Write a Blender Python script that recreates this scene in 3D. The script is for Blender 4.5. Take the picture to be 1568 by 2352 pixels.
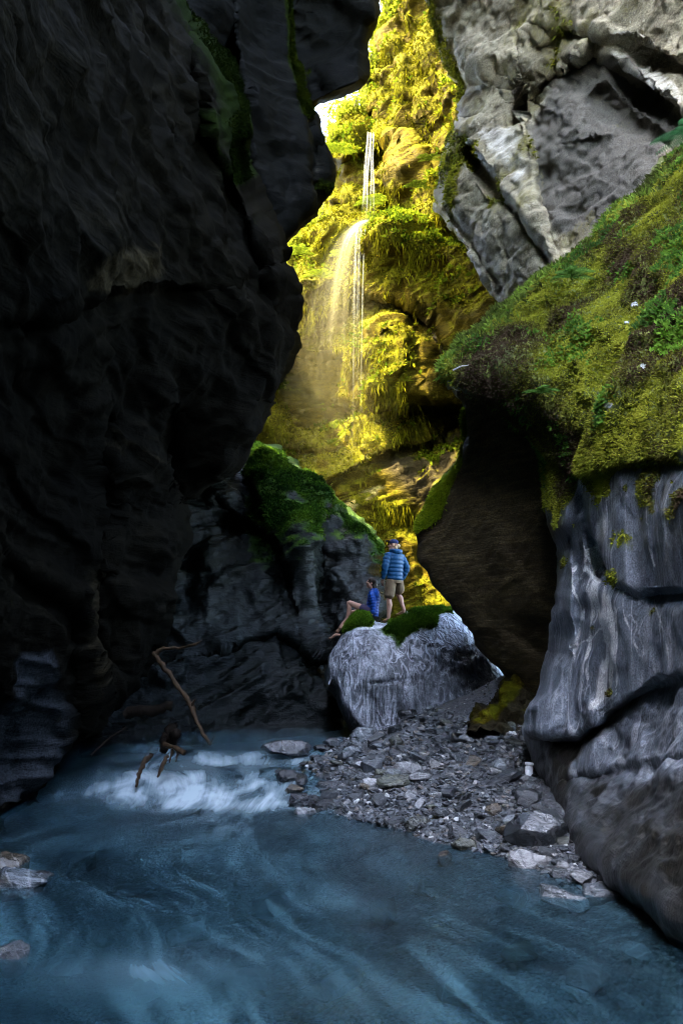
import bpy, bmesh, math, random
import numpy as np
from mathutils import Vector, Matrix
from mathutils.bvhtree import BVHTree

for _o in list(bpy.data.objects):
    bpy.data.objects.remove(_o)
scene = bpy.context.scene
col = scene.collection
random.seed(7)
rng = np.random.default_rng(7)

# ------------------------------------------------------------------ camera
CAM_H, PITCH, FPX = 2.0, math.radians(11.0), 1764.0     # focal length in units of a 1568 x 2352 frame
cam_d = bpy.data.cameras.new('camera')
cam_d.sensor_fit = 'VERTICAL'; cam_d.sensor_height = 36.0
cam_d.lens = 36.0 * FPX / 2352.0
cam_d.clip_start = 0.05; cam_d.clip_end = 2000.0
cam = bpy.data.objects.new('camera', cam_d); col.objects.link(cam)
cam.location = (0, 0, CAM_H); cam.rotation_euler = (math.pi / 2 + PITCH, 0, 0)
scene.camera = cam

# ------------------------------------------------------------------ sky, sun, exposure
SUN_TO = Vector((-0.50, -0.22, 0.83)).normalized()        # direction towards the sun
SUN_EL = math.asin(SUN_TO.z); SUN_ROT = math.atan2(SUN_TO.x, SUN_TO.y)
w = bpy.data.worlds.new('World'); scene.world = w; w.use_nodes = True
nt = w.node_tree; nt.nodes.clear()
sky = nt.nodes.new('ShaderNodeTexSky'); sky.sky_type = 'NISHITA'; sky.sun_disc = False
sky.sun_elevation = SUN_EL; sky.sun_rotation = SUN_ROT
sky.air_density = 1.0; sky.dust_density = 3.0; sky.ozone_density = 0.35
bg = nt.nodes.new('ShaderNodeBackground'); bg.inputs['Strength'].default_value = 0.15
ow = nt.nodes.new('ShaderNodeOutputWorld')
nt.links.new(sky.outputs[0], bg.inputs['Color']); nt.links.new(bg.outputs[0], ow.inputs['Surface'])
sd = bpy.data.lights.new('sun', 'SUN'); sd.energy = 2.0; sd.angle = math.radians(0.5); sd.color = (1.0, 0.86, 0.50)
sun = bpy.data.objects.new('sun', sd); col.objects.link(sun); sun.location = (-12, 6, 40)
sun.rotation_euler = SUN_TO.to_track_quat('Z', 'Y').to_euler()
vs = scene.view_settings
vs.view_transform = 'Standard'; vs.look = 'None'; vs.gamma = 1.0; vs.use_curve_mapping = False
vs.exposure = 5.55
scene.cycles.use_denoising = True
scene.cycles.use_adaptive_sampling = True; scene.cycles.adaptive_threshold = 0.02
scene.cycles.max_bounces = 7; scene.cycles.diffuse_bounces = 3; scene.cycles.glossy_bounces = 3
scene.cycles.transparent_max_bounces = 96; scene.cycles.transmission_bounces = 4
scene.cycles.caustics_reflective = False; scene.cycles.caustics_refractive = False
scene.cycles.volume_bounces = 0
scene.cycles.pixel_filter_type = 'BLACKMAN_HARRIS'; scene.cycles.filter_width = 1.0

# ------------------------------------------------------------------ helpers: camera-frame surveying
CP, SP = math.cos(PITCH), math.sin(PITCH)
def P(x, y, d):
    """world point seen at (x, y) of the 1568 x 2352 frame and d metres ahead"""
    u = (np.asarray(x, float) - 784.0) / FPX; v = (1176.0 - np.asarray(y, float)) / FPX
    fy = CP - v * SP; fz = SP + v * CP
    k = np.asarray(d, float) / fy
    return np.stack(np.broadcast_arrays(u * k, np.asarray(d, float) + 0 * u, CAM_H + fz * k), -1)
def G(x, y, z):
    """world point seen at (x, y) lying at height z"""
    u = (x - 784.0) / FPX; v = (1176.0 - y) / FPX
    k = (z - CAM_H) / (SP + v * CP)
    return np.array([u * k, (CP - v * SP) * k, z])
def PV(x, y, d): return Vector(P(x, y, d).tolist())

# ------------------------------------------------------------------ helpers: noise
def _h(ix, iy, iz, s):
    n = (ix * 374761393 + iy * 668265263 + iz * 2147483647 + s * 1274126177) & 0xFFFFFFFF
    n = ((n ^ (n >> 13)) * 1274126177) & 0xFFFFFFFF
    n = ((n ^ (n >> 16)) * 2246822519) & 0xFFFFFFFF
    return ((n ^ (n >> 15)) & 0xFFFFFF).astype(np.float64) / 0xFFFFFF
def vnoise(p, s=0):
    f = np.floor(p); i = f.astype(np.int64); t = p - f
    t = t * t * t * (t * (t * 6 - 15) + 10)
    r = 0
    for a in (0, 1):
        wx = t[..., 0] if a else 1 - t[..., 0]
        for b in (0, 1):
            wy = t[..., 1] if b else 1 - t[..., 1]
            for c in (0, 1):
                wz = t[..., 2] if c else 1 - t[..., 2]
                r = r + wx * wy * wz * _h(i[..., 0] + a, i[..., 1] + b, i[..., 2] + c, s)
    return r * 2 - 1
def fbm(p, octv=4, s=0, gain=0.5):
    r = 0; a = 1; tot = 0
    for k in range(octv):
        r = r + a * vnoise(p * (2.03 ** k) + 17.3 * k, s + k); tot += a; a *= gain
    return r / tot
def ridged(p, octv=4, s=0):
    r = 0; a = 1; tot = 0
    for k in range(octv):
        r = r + a * (1 - 2 * np.abs(vnoise(p * (2.03 ** k) + 9.1 * k, s + k))); tot += a; a *= 0.5
    return r / tot
def facet(p, s=0, k=16.0):
    """broken, flat-faced relief: each cell of a jittered grid is a tilted plane, met at a worn edge"""
    f = np.floor(p).astype(np.int64); num = np.zeros(p.shape[:-1]); den = np.full(p.shape[:-1], 1e-12)
    fr = lambda h, m: (h * m) % 1.0
    for a in (-1, 0, 1):
        for b in (-1, 0, 1):
            for c in (-1, 0, 1):
                ix, iy, iz = f[..., 0] + a, f[..., 1] + b, f[..., 2] + c
                h = _h(ix, iy, iz, s)
                dx = p[..., 0] - ix - fr(h, 1.0); dy = p[..., 1] - iy - fr(h, 157.31); dz = p[..., 2] - iz - fr(h, 913.77)
                wt = np.exp(-k * (dx * dx + dy * dy + dz * dz))
                v = (dx * (fr(h, 2311.3) * 2 - 1) + dy * (fr(h, 5077.9) * 2 - 1) + dz * (fr(h, 7919.1) * 2 - 1)) * 0.8 + (fr(h, 12553.7) - 0.5) * 0.8
                num += wt * v; den += wt
    return num / den
def layered(W, nrm, freq, s=0, warp=0.5):
    """slabs: every bed along `nrm` stands a different distance proud"""
    u = (W @ np.array(nrm)) * freq + warp * fbm(W * 0.6, 3, s); k = np.floor(u); f = u - k; z = np.zeros_like(k).astype(np.int64)
    h0 = _h(k.astype(np.int64), z, z, s + 1); h1 = _h(k.astype(np.int64) + 1, z, z, s + 1)
    return h0 + (h1 - h0) * sstep(0.86, 1.0, f) - 0.5 + 0.35 * (f - 0.5) * (h0 - 0.3)
def rotm(rx=0, ry=0, rz=0):
    return np.array((Matrix.Rotation(rz, 3, 'Z') @ Matrix.Rotation(ry, 3, 'Y') @ Matrix.Rotation(rx, 3, 'X')))
def sstep(a, b, x):
    t = np.clip((x - a) / (b - a), 0, 1); return t * t * (3 - 2 * t)
def rbf(pts, lam=1e-3, sc=1.0):
    """thin-plate surface through (x, y, value) points"""
    pts = np.array(pts, float); xy = pts[:, :2] / sc; n = len(pts)
    def k(r2): return np.where(r2 > 0, 0.5 * r2 * np.log(np.maximum(r2, 1e-12)), 0)
    A = k(((xy[:, None] - xy[None]) ** 2).sum(-1)) + lam * np.eye(n)
    Q = np.c_[np.ones(n), xy]
    M = np.block([[A, Q], [Q.T, np.zeros((3, 3))]])
    sol = np.linalg.solve(M, np.r_[pts[:, 2], 0, 0, 0])
    def f(x, y):
        x = np.asarray(x, float) / sc; y = np.asarray(y, float) / sc
        r = sol[n] + sol[n + 1] * x + sol[n + 2] * y
        for i in range(n):
            r = r + sol[i] * k((x - xy[i, 0]) ** 2 + (y - xy[i, 1]) ** 2)
        return r
    return f
def polydist(X, Y, poly):
    """distance to a polyline and which side of it (+ = left of travel on screen with y down)"""
    best = np.full(X.shape, 1e9); side = np.zeros(X.shape)
    for (x0, y0), (x1, y1) in zip(poly[:-1], poly[1:]):
        dx, dy = x1 - x0, y1 - y0; L2 = dx * dx + dy * dy
        t = np.clip(((X - x0) * dx + (Y - y0) * dy) / L2, 0, 1)
        d = np.hypot(X - x0 - t * dx, Y - y0 - t * dy)
        c = (dy * (X - x0) - dx * (Y - y0))
        m = d < best; best = np.where(m, d, best); side = np.where(m, np.sign(c), side)
    return best, side
def inpoly(X, Y, poly):
    r = np.zeros(X.shape, bool); n = len(poly)
    for i in range(n):
        x0, y0 = poly[i]; x1, y1 = poly[(i + 1) % n]
        if y0 == y1: continue
        c = ((y0 > Y) != (y1 > Y)) & (X < (x1 - x0) * (Y - y0) / (y1 - y0) + x0); r ^= c
    return r
def soft(X, Y, poly, w=20.0):
    """1 inside a polygon, fading over w at its rim"""
    d, _ = polydist(X, Y, list(poly) + [poly[0]])
    return sstep(-w, w, np.where(inpoly(X, Y, poly), d, -d))

# ------------------------------------------------------------------ helpers: objects
def link(name, me, parent=None, mat=None, loc=None):
    o = bpy.data.objects.new(name, me); col.objects.link(o)
    if parent: o.parent = parent
    if mat is not None and me is not None and not me.materials: me.materials.append(mat)
    if loc is not None: o.location = loc
    return o
def tag(o, label=None, cat=None, group=None, kind=None):
    if label: o['label'] = label
    if cat: o['category'] = cat
    if group: o['group'] = group
    if kind: o['kind'] = kind
    return o
def empty(name, loc=(0, 0, 0), rz=0.0):
    o = bpy.data.objects.new(name, None); col.objects.link(o); o.location = loc; o.rotation_euler = (0, 0, rz)
    o.empty_display_size = 0.2
    return o
def mesh_np(name, V, F, smooth=True, attrs=None, mats=()):
    """V (n,3), F (m,k) -> mesh; attrs: {name: (n,4)} point colours"""
    me = bpy.data.meshes.new(name)
    V = np.ascontiguousarray(V, np.float32); F = np.ascontiguousarray(F, np.int32)
    n, m, k = len(V), len(F), F.shape[1]
    me.vertices.add(n); me.vertices.foreach_set('co', V.ravel())
    me.loops.add(m * k); me.loops.foreach_set('vertex_index', F.ravel())
    me.polygons.add(m)
    me.polygons.foreach_set('loop_start', np.arange(0, m * k, k, dtype=np.int32))
    me.polygons.foreach_set('loop_total', np.full(m, k, np.int32))
    me.polygons.foreach_set('use_smooth', np.full(m, smooth, bool))
    me.update(calc_edges=True)
    for an, av in (attrs or {}).items():
        a = me.attributes.new(an, 'FLOAT_COLOR', 'POINT')
        a.data.foreach_set('color', np.ascontiguousarray(av, np.float32).ravel())
    for mt in mats: me.materials.append(mt)
    return me
def basis(V):
    return Vector((float(V[:, 0].mean()), float(V[:, 1].mean()), float(V[:, 2].min())))

# ------------------------------------------------------------------ helpers: materials
def new_mat(name):
    m = bpy.data.materials.new(name); m.use_nodes = True
    t = m.node_tree; t.nodes.clear()
    return m, t
class NB:
    def __init__(s, t): s.t = t
    def n(s, typ, **kw):
        nd = s.t.nodes.new(typ)
        for k, v in kw.items():
            if k.startswith('_'): setattr(nd, k[1:], v)
            else:
                key = k.replace('__', ' ')
                nd.inputs[int(key) if key.isdigit() else key].default_value = v
        return nd
    def l(s, a, b): s.t.links.new(a, b)
    def noise(s, vec, scale, detail=6, rough=0.6, dist=0.0):
        nd = s.n('ShaderNodeTexNoise', Scale=scale, Detail=detail, Roughness=rough, Distortion=dist); s.l(vec, nd.inputs['Vector']); return nd.outputs['Fac']
    def ramp(s, fac, stops, interp='LINEAR'):
        nd = s.n('ShaderNodeValToRGB'); cr = nd.color_ramp; cr.interpolation = interp
        while len(cr.elements) < len(stops): cr.elements.new(0.5)
        for e, (p, c) in zip(cr.elements, stops):
            e.position = p; e.color = (c, c, c, 1) if isinstance(c, (int, float)) else (*c, 1)
        s.l(fac, nd.inputs['Fac']); return nd.outputs['Color']
    def mix(s, fac, a, b, mode='MIX'):
        nd = s.n('ShaderNodeMix', _data_type='RGBA', _blend_type=mode)
        for sock, v in ((nd.inputs[0], fac), (nd.inputs[6], a), (nd.inputs[7], b)):
            if isinstance(v, (int, float)): sock.default_value = v if sock == nd.inputs[0] else (v, v, v, 1)
            elif isinstance(v, tuple): sock.default_value = (*v, 1)
            else: s.l(v, sock)
        return nd.outputs[2]
    def math(s, op, a, b=0.0, clamp=False):
        nd = s.n('ShaderNodeMath', _operation=op, _use_clamp=clamp)
        for sock, v in ((nd.inputs[0], a), (nd.inputs[1], b)):
            if isinstance(v, (int, float)): sock.default_value = v
            else: s.l(v, sock)
        return nd.outputs[0]
    def mapping(s, vec, rot=(0, 0, 0), scale=(1, 1, 1), loc=(0, 0, 0)):
        nd = s.n('ShaderNodeMapping', Rotation=rot, Scale=scale, Location=loc); s.l(vec, nd.inputs['Vector']); return nd.outputs['Vector']
    def out(s, shader, vol=None):
        o = s.n('ShaderNodeOutputMaterial')
        if shader is not None: s.l(shader, o.inputs['Surface'])
        if vol is not None: s.l(vol, o.inputs['Volume'])

def rock_mat(name, cols, light, stain_shade, moss, rough=(0.45, 0.75), strata_rot=(0, 0, 0), strata_scale=(1, 1, 6), scale=1.0,
             vein=None, bump=0.5, spec=0.4, mossrough=0.95, spots=0.0, bumpdist=0.06, fine=0.0, vbump=0.05, rampw=0.14, grit=0.75):
    """stone: strata-stretched colour noise, pale mineral, stain and painted-shade tones, and moss where the 'mask' attribute says so"""
    m, t = new_mat(name); b = NB(t)
    tc = b.n('ShaderNodeTexCoord').outputs['Object']
    at = b.n('ShaderNodeAttribute', _attribute_name='mask')
    sep = b.n('ShaderNodeSeparateColor'); b.l(at.outputs['Color'], sep.inputs[0])
    mM, mL, mS = sep.outputs[0], sep.outputs[1], sep.outputs[2]
    vs_ = b.mapping(tc, strata_rot, strata_scale)
    n1 = b.noise(tc, 0.9 * scale, 4, 0.62, 0.4); n2 = b.noise(vs_, 1.6 * scale, 6, 0.68, 0.8); n3 = b.noise(tc, 14 * scale, 4, 0.72)
    f = b.math('ADD', b.math('MULTIPLY', n1, 0.35), b.math('ADD', b.math('MULTIPLY', n2, 0.45), b.math('MULTIPLY', n3, 0.2)))
    c = b.ramp(f, [(0.5 - rampw, cols[0]), (0.5, cols[1]), (0.5 + rampw, cols[2])])
    if spots:
        sp = b.ramp(b.noise(tc, 22 * scale, 4, 0.6), [(0.60, 0.0), (0.68, 1.0)])
        c = b.mix(b.math('MULTIPLY', sp, spots), c, light)
    vf = None
    if vein:
        vr, vscale, freq, lo, hi, amt, vc, base_amt, vdet = vein      # bands: level lines of a noise field stretched along the foliation
        vn = b.noise(b.mapping(tc, vr, vscale), 1.0, vdet, 0.5, 0.5)
        sn = b.math('SINE', b.math('MULTIPLY', vn, freq)); vf = b.ramp(sn, [(lo, 0.0), (hi, 1.0)])
        vmod = b.math('ADD', b.ramp(b.noise(tc, 0.7 * scale, 3, 0.6), [(0.42, base_amt * 0.2), (0.62, base_amt)]), b.math('MULTIPLY', mL, 0.7), True)
        vm2 = b.noise(b.mapping(tc, (vr[0] + 0.9, vr[1] + 0.7, vr[2] + 1.1), (0.9, 0.9, 0.22)), 1.0, 4, 0.6, 0.4)
        vf2 = b.ramp(b.math('ABSOLUTE', b.math('SUBTRACT', vm2, 0.5)), [(0.0, 0.7), (0.006, 0.0)])
        vf = b.math('MAXIMUM', b.math('MULTIPLY', vf, vmod), b.math('MULTIPLY', vf2, base_amt))
        c = b.mix(b.math('MULTIPLY', vf, amt), c, vc)
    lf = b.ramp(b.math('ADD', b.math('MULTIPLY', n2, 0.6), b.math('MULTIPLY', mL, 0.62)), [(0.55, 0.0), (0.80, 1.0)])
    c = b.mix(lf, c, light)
    sf = b.ramp(b.math('ADD', b.math('MULTIPLY', n1, 0.5), b.math('MULTIPLY', mS, 0.7)), [(0.5, 0.0), (0.85, 1.0)])
    c = b.mix(sf, c, stain_shade)
    gr = b.ramp(b.noise(tc, 48 * scale, 3, 0.8), [(0.32, 1 - grit), (0.5, 1.0), (0.68, 1 + grit)]); c = b.mix(1.0, c, gr, 'MULTIPLY')
    mf = b.ramp(b.math('ADD', b.math('MULTIPLY', b.math('ADD', n3, n1), 0.32), b.math('MULTIPLY', mM, 0.75)), [(0.58, 0.0), (0.72, 1.0)])
    mc = b.ramp(b.math('ADD', b.math('MULTIPLY', b.noise(tc, 3.0 * scale, 5, 0.7), 0.6), b.math('MULTIPLY', n3, 0.4)), [(0.36, moss[0]), (0.5, moss[1]), (0.64, moss[2])])
    c = b.mix(mf, c, mc)
    r = b.n('ShaderNodeMapRange', To__Min=rough[0], To__Max=rough[1]); b.l(n2, r.inputs['Value'])
    rr = b.mix(mf, r.outputs[0], mossrough)
    h = b.math("ADD", b.math("MULTIPLY", n2, 0.9), b.math('MULTIPLY', n3, 0.4))
    if fine: h = b.math('ADD', h, b.math('MULTIPLY', b.noise(tc, 45 * scale, 3, 0.8), fine))
    if vein: h = b.math('ADD', h, b.math('MULTIPLY', sn, vbump))
    bp = b.n('ShaderNodeBump', Strength=bump, Distance=bumpdist); b.l(h, bp.inputs['Height'])
    ps = b.n('ShaderNodeBsdfPrincipled'); ps.inputs['Specular IOR Level'].default_value = spec
    b.l(c, ps.inputs['Base Color']); b.l(rr, ps.inputs['Roughness']); b.l(bp.outputs[0], ps.inputs['Normal'])
    b.out(ps.outputs[0])
    return m
def plain_mat(name, c1, c2, rough=0.6, scale=20.0, bump=0.2, spec=0.4, dist=0.01, stretch=(1, 1, 1)):
    m, t = new_mat(name); b = NB(t)
    tc = b.mapping(b.n('ShaderNodeTexCoord').outputs['Object'], (0, 0, 0), stretch)
    n = b.noise(tc, scale, 6, 0.65)
    c = b.ramp(n, [(0.35, c1), (0.65, c2)])
    bp = b.n('ShaderNodeBump', Strength=bump, Distance=dist); b.l(n, bp.inputs['Height'])
    ps = b.n('ShaderNodeBsdfPrincipled', Roughness=rough); ps.inputs['Specular IOR Level'].default_value = spec
    b.l(c, ps.inputs['Base Color']); b.l(bp.outputs[0], ps.inputs['Normal']); b.out(ps.outputs[0])
    return m
def leaf_mat(name, trans=0.45, tint=(1, 1, 1)):
    """leaves and moss tips: colour of each blade from the 'col' attribute, some light passing through"""
    m, t = new_mat(name); b = NB(t)
    at = b.n('ShaderNodeAttribute', _attribute_name='col').outputs['Color']
    c = b.mix(1.0, at, tint, 'MULTIPLY')
    df = b.n('ShaderNodeBsdfDiffuse'); tr = b.n('ShaderNodeBsdfTranslucent')
    b.l(c, df.inputs['Color']); b.l(c, tr.inputs['Color'])
    mx = b.n('ShaderNodeMixShader', Fac=trans) if False else b.n('ShaderNodeMixShader')
    mx.inputs[0].default_value = trans
    b.l(df.outputs[0], mx.inputs[1]); b.l(tr.outputs[0], mx.inputs[2]); b.out(mx.outputs[0])
    return m

# ------------------------------------------------------------------ helper: a rock mass
MASS = {}
def rock_mass(name, axis, edgeA, edgeB, depth, step, mat, roundA=(60, 1.2), roundB=(60, 1.2), back=3.0, inset=25, backinset=None,
              creases=(), blobs=(), disp=None, mask=None, ext=(), ext_end=(), rows=None, jitter=6.0, seed=1, front_bias=0.0):
    """closed thick solid. Cross-sections along rows (or columns) between two edges, front relief from surveyed depths,
    rounded at the free edges, carried round to a back face `back` metres behind."""
    eA = np.array(edgeA, float); eB = np.array(edgeB, float)
    ti = 1 if axis == 'row' else 0; vi = 1 - ti
    t0 = max(eA[:, ti].min(), eB[:, ti].min()); t1 = min(eA[:, ti].max(), eB[:, ti].max())
    T = np.linspace(t0, t1, int((t1 - t0) / step) + 1) if rows is None else rows
    oA = eA[np.argsort(eA[:, ti])]; oB = eB[np.argsort(eB[:, ti])]
    a = np.interp(T, oA[:, ti], oA[:, vi]); bb = np.interp(T, oB[:, ti], oB[:, vi])
    q = np.stack([T / 45.0, np.full_like(T, seed * 3.7), np.zeros_like(T)], -1)
    a = a + jitter * fbm(q, 3, seed); bb = bb + jitter * fbm(q + 50, 3, seed + 5)
    wmax = float((bb - a).max()); nc = max(12, int(wmax / step) + 1)
    s = np.linspace(0, 1, nc)
    Vv = a[:, None] + (bb - a)[:, None] * s[None]; Tt = np.repeat(T[:, None], nc, 1)
    X, Y = (Vv, Tt) if axis == 'row' else (Tt, Vv)
    D = depth(X, Y)
    for poly, amp, wd, sd_ in creases:
        d, sg = polydist(X, Y, poly)
        wob = 1 + 0.5 * fbm(np.stack([X / 60, Y / 60, 0 * X + seed], -1), 3, seed + 9)
        D = D + amp * wob * np.exp(-(d / wd) ** 1.3) * sstep(-9, 9, sg * sd_ * d) if sd_ else D + amp * wob * np.exp(-(d / wd) ** 2)
    for bx, by, rx, ry, rot, amp in blobs:
        c_, s_ = math.cos(rot), math.sin(rot); dx, dy = X - bx, Y - by
        D = D + amp * np.exp(-(((dx * c_ + dy * s_) / rx) ** 2 + ((-dx * s_ + dy * c_) / ry) ** 2))
    def rnd(e, wd, R):
        t = np.clip(1 - np.abs(e) / wd, 0, 1); return R * (1 - np.sqrt(np.maximum(0, 1 - t * t)))
    half = np.maximum((bb - a)[:, None] * 0.5, 1)
    D = D + rnd(Vv - a[:, None], np.minimum(roundA[0], half), roundA[1]) + rnd(bb[:, None] - Vv, np.minimum(roundB[0], half), roundB[1])
    k = 9; ph = (np.arange(1, k + 1) / k) * math.pi / 2
    bi = inset if backinset is None else backinset
    wB_v = bb[:, None] - np.minimum(inset, half) * (1 - np.cos(ph))[None]; wB_d = D[:, -1:] + back * np.sin(ph)[None] ** 1.2
    wA_v = a[:, None] + np.minimum(inset, half) * (1 - np.cos(ph))[None]; wA_d = D[:, :1] + back * np.sin(ph)[None] ** 1.2
    sb = np.linspace(0, 1, 8)[1:-1]
    bk_v = wB_v[:, -1:] + (wA_v[:, -1:] - wB_v[:, -1:]) * sb; bk_d = wB_d[:, -1:] + (wA_d[:, -1:] - wB_d[:, -1:]) * sb
    AV = np.concatenate([Vv, wB_v, bk_v, wA_v[:, ::-1]], 1); AD = np.concatenate([D, wB_d, bk_d, wA_d[:, ::-1]], 1)
    AT = np.repeat(T[:, None], AV.shape[1], 1)
    AX, AY = (AV, AT) if axis == 'row' else (AT, AV)
    W = P(AX, AY, AD)
    for e in ext: W = np.concatenate([(W[:1] + np.array(e)), W], 0); AX = np.concatenate([AX[:1], AX]); AY = np.concatenate([AY[:1] - 200, AY])
    for e in ext_end: W = np.concatenate([W, (W[-1:] + np.array(e))], 0); AX = np.concatenate([AX, AX[-1:]]); AY = np.concatenate([AY, AY[-1:] + 50])
    def normals(W):
        gu = np.roll(W, -1, 1) - np.roll(W, 1, 1); gv = np.gradient(W, axis=0)
        N = np.cross(gu, gv) if axis == 'row' else np.cross(gv, gu)
        return N / np.maximum(np.linalg.norm(N, axis=-1, keepdims=True), 1e-9)
    N = normals(W)
    mid = nc // 2
    view = W[W.shape[0] // 2, mid] - np.array([0, 0, CAM_H])
    sgn = -1 if (N[W.shape[0] // 2, mid] @ view) > 0 else 1
    N = N * sgn
    if disp is not None: W = W + N * disp(W, AX, AY)[..., None]
    N = normals(W) * sgn
    mk = np.zeros(W.shape[:2] + (4,)); mk[..., 3] = 1
    if mask is not None:
        mm = mask(AX, AY, W, N)
        for i_, v_ in enumerate(mm): mk[..., i_] = np.clip(v_, 0, 1)
    nr, ncc = W.shape[:2]
    i = np.arange(nr - 1)[:, None] * ncc; j = np.arange(ncc)[None]; j2 = (np.arange(ncc) + 1) % ncc
    F = np.stack([i + j, i + j2, i + ncc + j2, i + ncc + j], -1).reshape(-1, 4)
    if sgn < 0: F = F[:, ::-1]
    if axis == 'col': F = F[:, ::-1]
    V = W.reshape(-1, 3); loc = basis(V)
    me = mesh_np(name, V - np.array(loc), F, True, {'mask': mk.reshape(-1, 4)}, [mat])
    o = link(name, me, loc=loc)
    MASS[name] = dict(W=W[:, :nc], N=N[:, :nc], mk=mk[:, :nc], X=AX[:, :nc], Y=AY[:, :nc], obj=o, bvh=(V, F))
    return o
def bvh_of(*names):
    vs_, fs_ = [], []; off = 0
    for n in names:
        V, F = MASS[n]['bvh']; vs_.append(V); fs_.append(F + off); off += len(V)
    return BVHTree.FromPolygons(np.concatenate(vs_).tolist(), np.concatenate(fs_).tolist())
# ================================================================== the canyon
GM = ((0.015, 0.035, 0.006), (0.045, 0.075, 0.010), (0.095, 0.125, 0.016))       # damp green moss
YM = ((0.015, 0.0145, 0.0012), (0.044, 0.041, 0.002), (0.088, 0.083, 0.0035))           # golden moss of the far chamber
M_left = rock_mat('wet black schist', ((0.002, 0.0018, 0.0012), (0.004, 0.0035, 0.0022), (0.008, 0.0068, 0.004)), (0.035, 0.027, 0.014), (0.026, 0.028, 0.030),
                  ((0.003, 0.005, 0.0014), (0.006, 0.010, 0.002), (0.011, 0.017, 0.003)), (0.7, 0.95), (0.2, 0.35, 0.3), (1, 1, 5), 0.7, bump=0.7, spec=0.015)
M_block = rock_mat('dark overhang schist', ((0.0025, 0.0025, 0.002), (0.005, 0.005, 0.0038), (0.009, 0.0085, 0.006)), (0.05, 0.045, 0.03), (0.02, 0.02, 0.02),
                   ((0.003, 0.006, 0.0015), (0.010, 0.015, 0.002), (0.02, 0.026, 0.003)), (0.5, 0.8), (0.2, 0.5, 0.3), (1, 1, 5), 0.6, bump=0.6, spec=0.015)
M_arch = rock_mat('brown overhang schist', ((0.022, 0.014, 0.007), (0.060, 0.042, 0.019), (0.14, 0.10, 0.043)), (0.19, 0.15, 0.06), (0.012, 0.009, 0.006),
                  ((0.06, 0.10, 0.004), (0.18, 0.25, 0.008), (0.30, 0.38, 0.012)), (0.5, 0.8), (0.0, 0.9, 0.3), (1, 1, 7), 1.0, bump=0.8, spec=0.08)  # rim moss toned extra bright to carry its backlight glow
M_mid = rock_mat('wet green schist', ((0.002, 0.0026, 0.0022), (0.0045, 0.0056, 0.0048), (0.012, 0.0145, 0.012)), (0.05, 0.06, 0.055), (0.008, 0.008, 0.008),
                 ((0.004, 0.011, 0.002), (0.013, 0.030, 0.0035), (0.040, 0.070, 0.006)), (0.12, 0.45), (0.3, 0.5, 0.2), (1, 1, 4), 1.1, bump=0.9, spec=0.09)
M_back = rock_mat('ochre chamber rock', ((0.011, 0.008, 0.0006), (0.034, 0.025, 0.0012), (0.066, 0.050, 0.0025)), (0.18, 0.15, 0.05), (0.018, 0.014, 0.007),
                  YM, (0.5, 0.85), (0.2, 0.3, 0.1), (1, 1, 4), 0.6, bump=0.8, spec=0.02, bumpdist=0.12)  # base holds the yellow bounce light along with its algae tint
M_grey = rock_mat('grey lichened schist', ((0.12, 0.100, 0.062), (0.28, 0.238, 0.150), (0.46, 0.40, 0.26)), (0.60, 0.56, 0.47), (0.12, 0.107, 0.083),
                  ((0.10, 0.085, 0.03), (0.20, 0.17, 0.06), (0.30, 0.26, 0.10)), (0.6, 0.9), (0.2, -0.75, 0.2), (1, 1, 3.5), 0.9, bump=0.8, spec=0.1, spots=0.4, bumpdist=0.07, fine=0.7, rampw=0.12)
M_right = rock_mat('polished banded schist', ((0.045, 0.051, 0.060), (0.11, 0.124, 0.142), (0.21, 0.23, 0.26)), (0.50, 0.50, 0.48), (0.016, 0.014, 0.010),
                   ((0.035, 0.040, 0.008), (0.085, 0.10, 0.012), (0.17, 0.18, 0.022)), (0.20, 0.45), (0.06, 0.10, 0.2), (3.2, 3.2, 0.45), 1.0,
                   vein=((0.06, 0.10, 0.2), (1.7, 1.7, 0.20), 46.0, 0.70, 0.97, 0.95, (0.50, 0.51, 0.52), 0.62, 2.0), bump=0.5, fine=0.1, spec=0.5)
M_boulder = rock_mat('rippled silver schist', ((0.022, 0.023, 0.025), (0.085, 0.09, 0.098), (0.25, 0.258, 0.27)), (0.42, 0.42, 0.42), (0.016, 0.016, 0.018),
                     ((0.010, 0.026, 0.003), (0.026, 0.060, 0.005), (0.060, 0.11, 0.008)), (0.35, 0.6), (0.30, 0.42, 0.3), (3.0, 3.0, 0.7), 1.3, vein=((0.30, 0.42, 0.3), (4.2, 4.2, 0.75), 34.0, 0.15, 0.98, 0.85, (0.40, 0.41, 0.44), 0.95, 3.0), bump=1.0, spec=0.28, bumpdist=0.05, vbump=0.22, rampw=0.09)

def strata(W, rot, sc, s):  # relief along the foliation of the schist
    return ridged((W @ rotm(*rot).T) * np.array(sc), 4, s)

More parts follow.
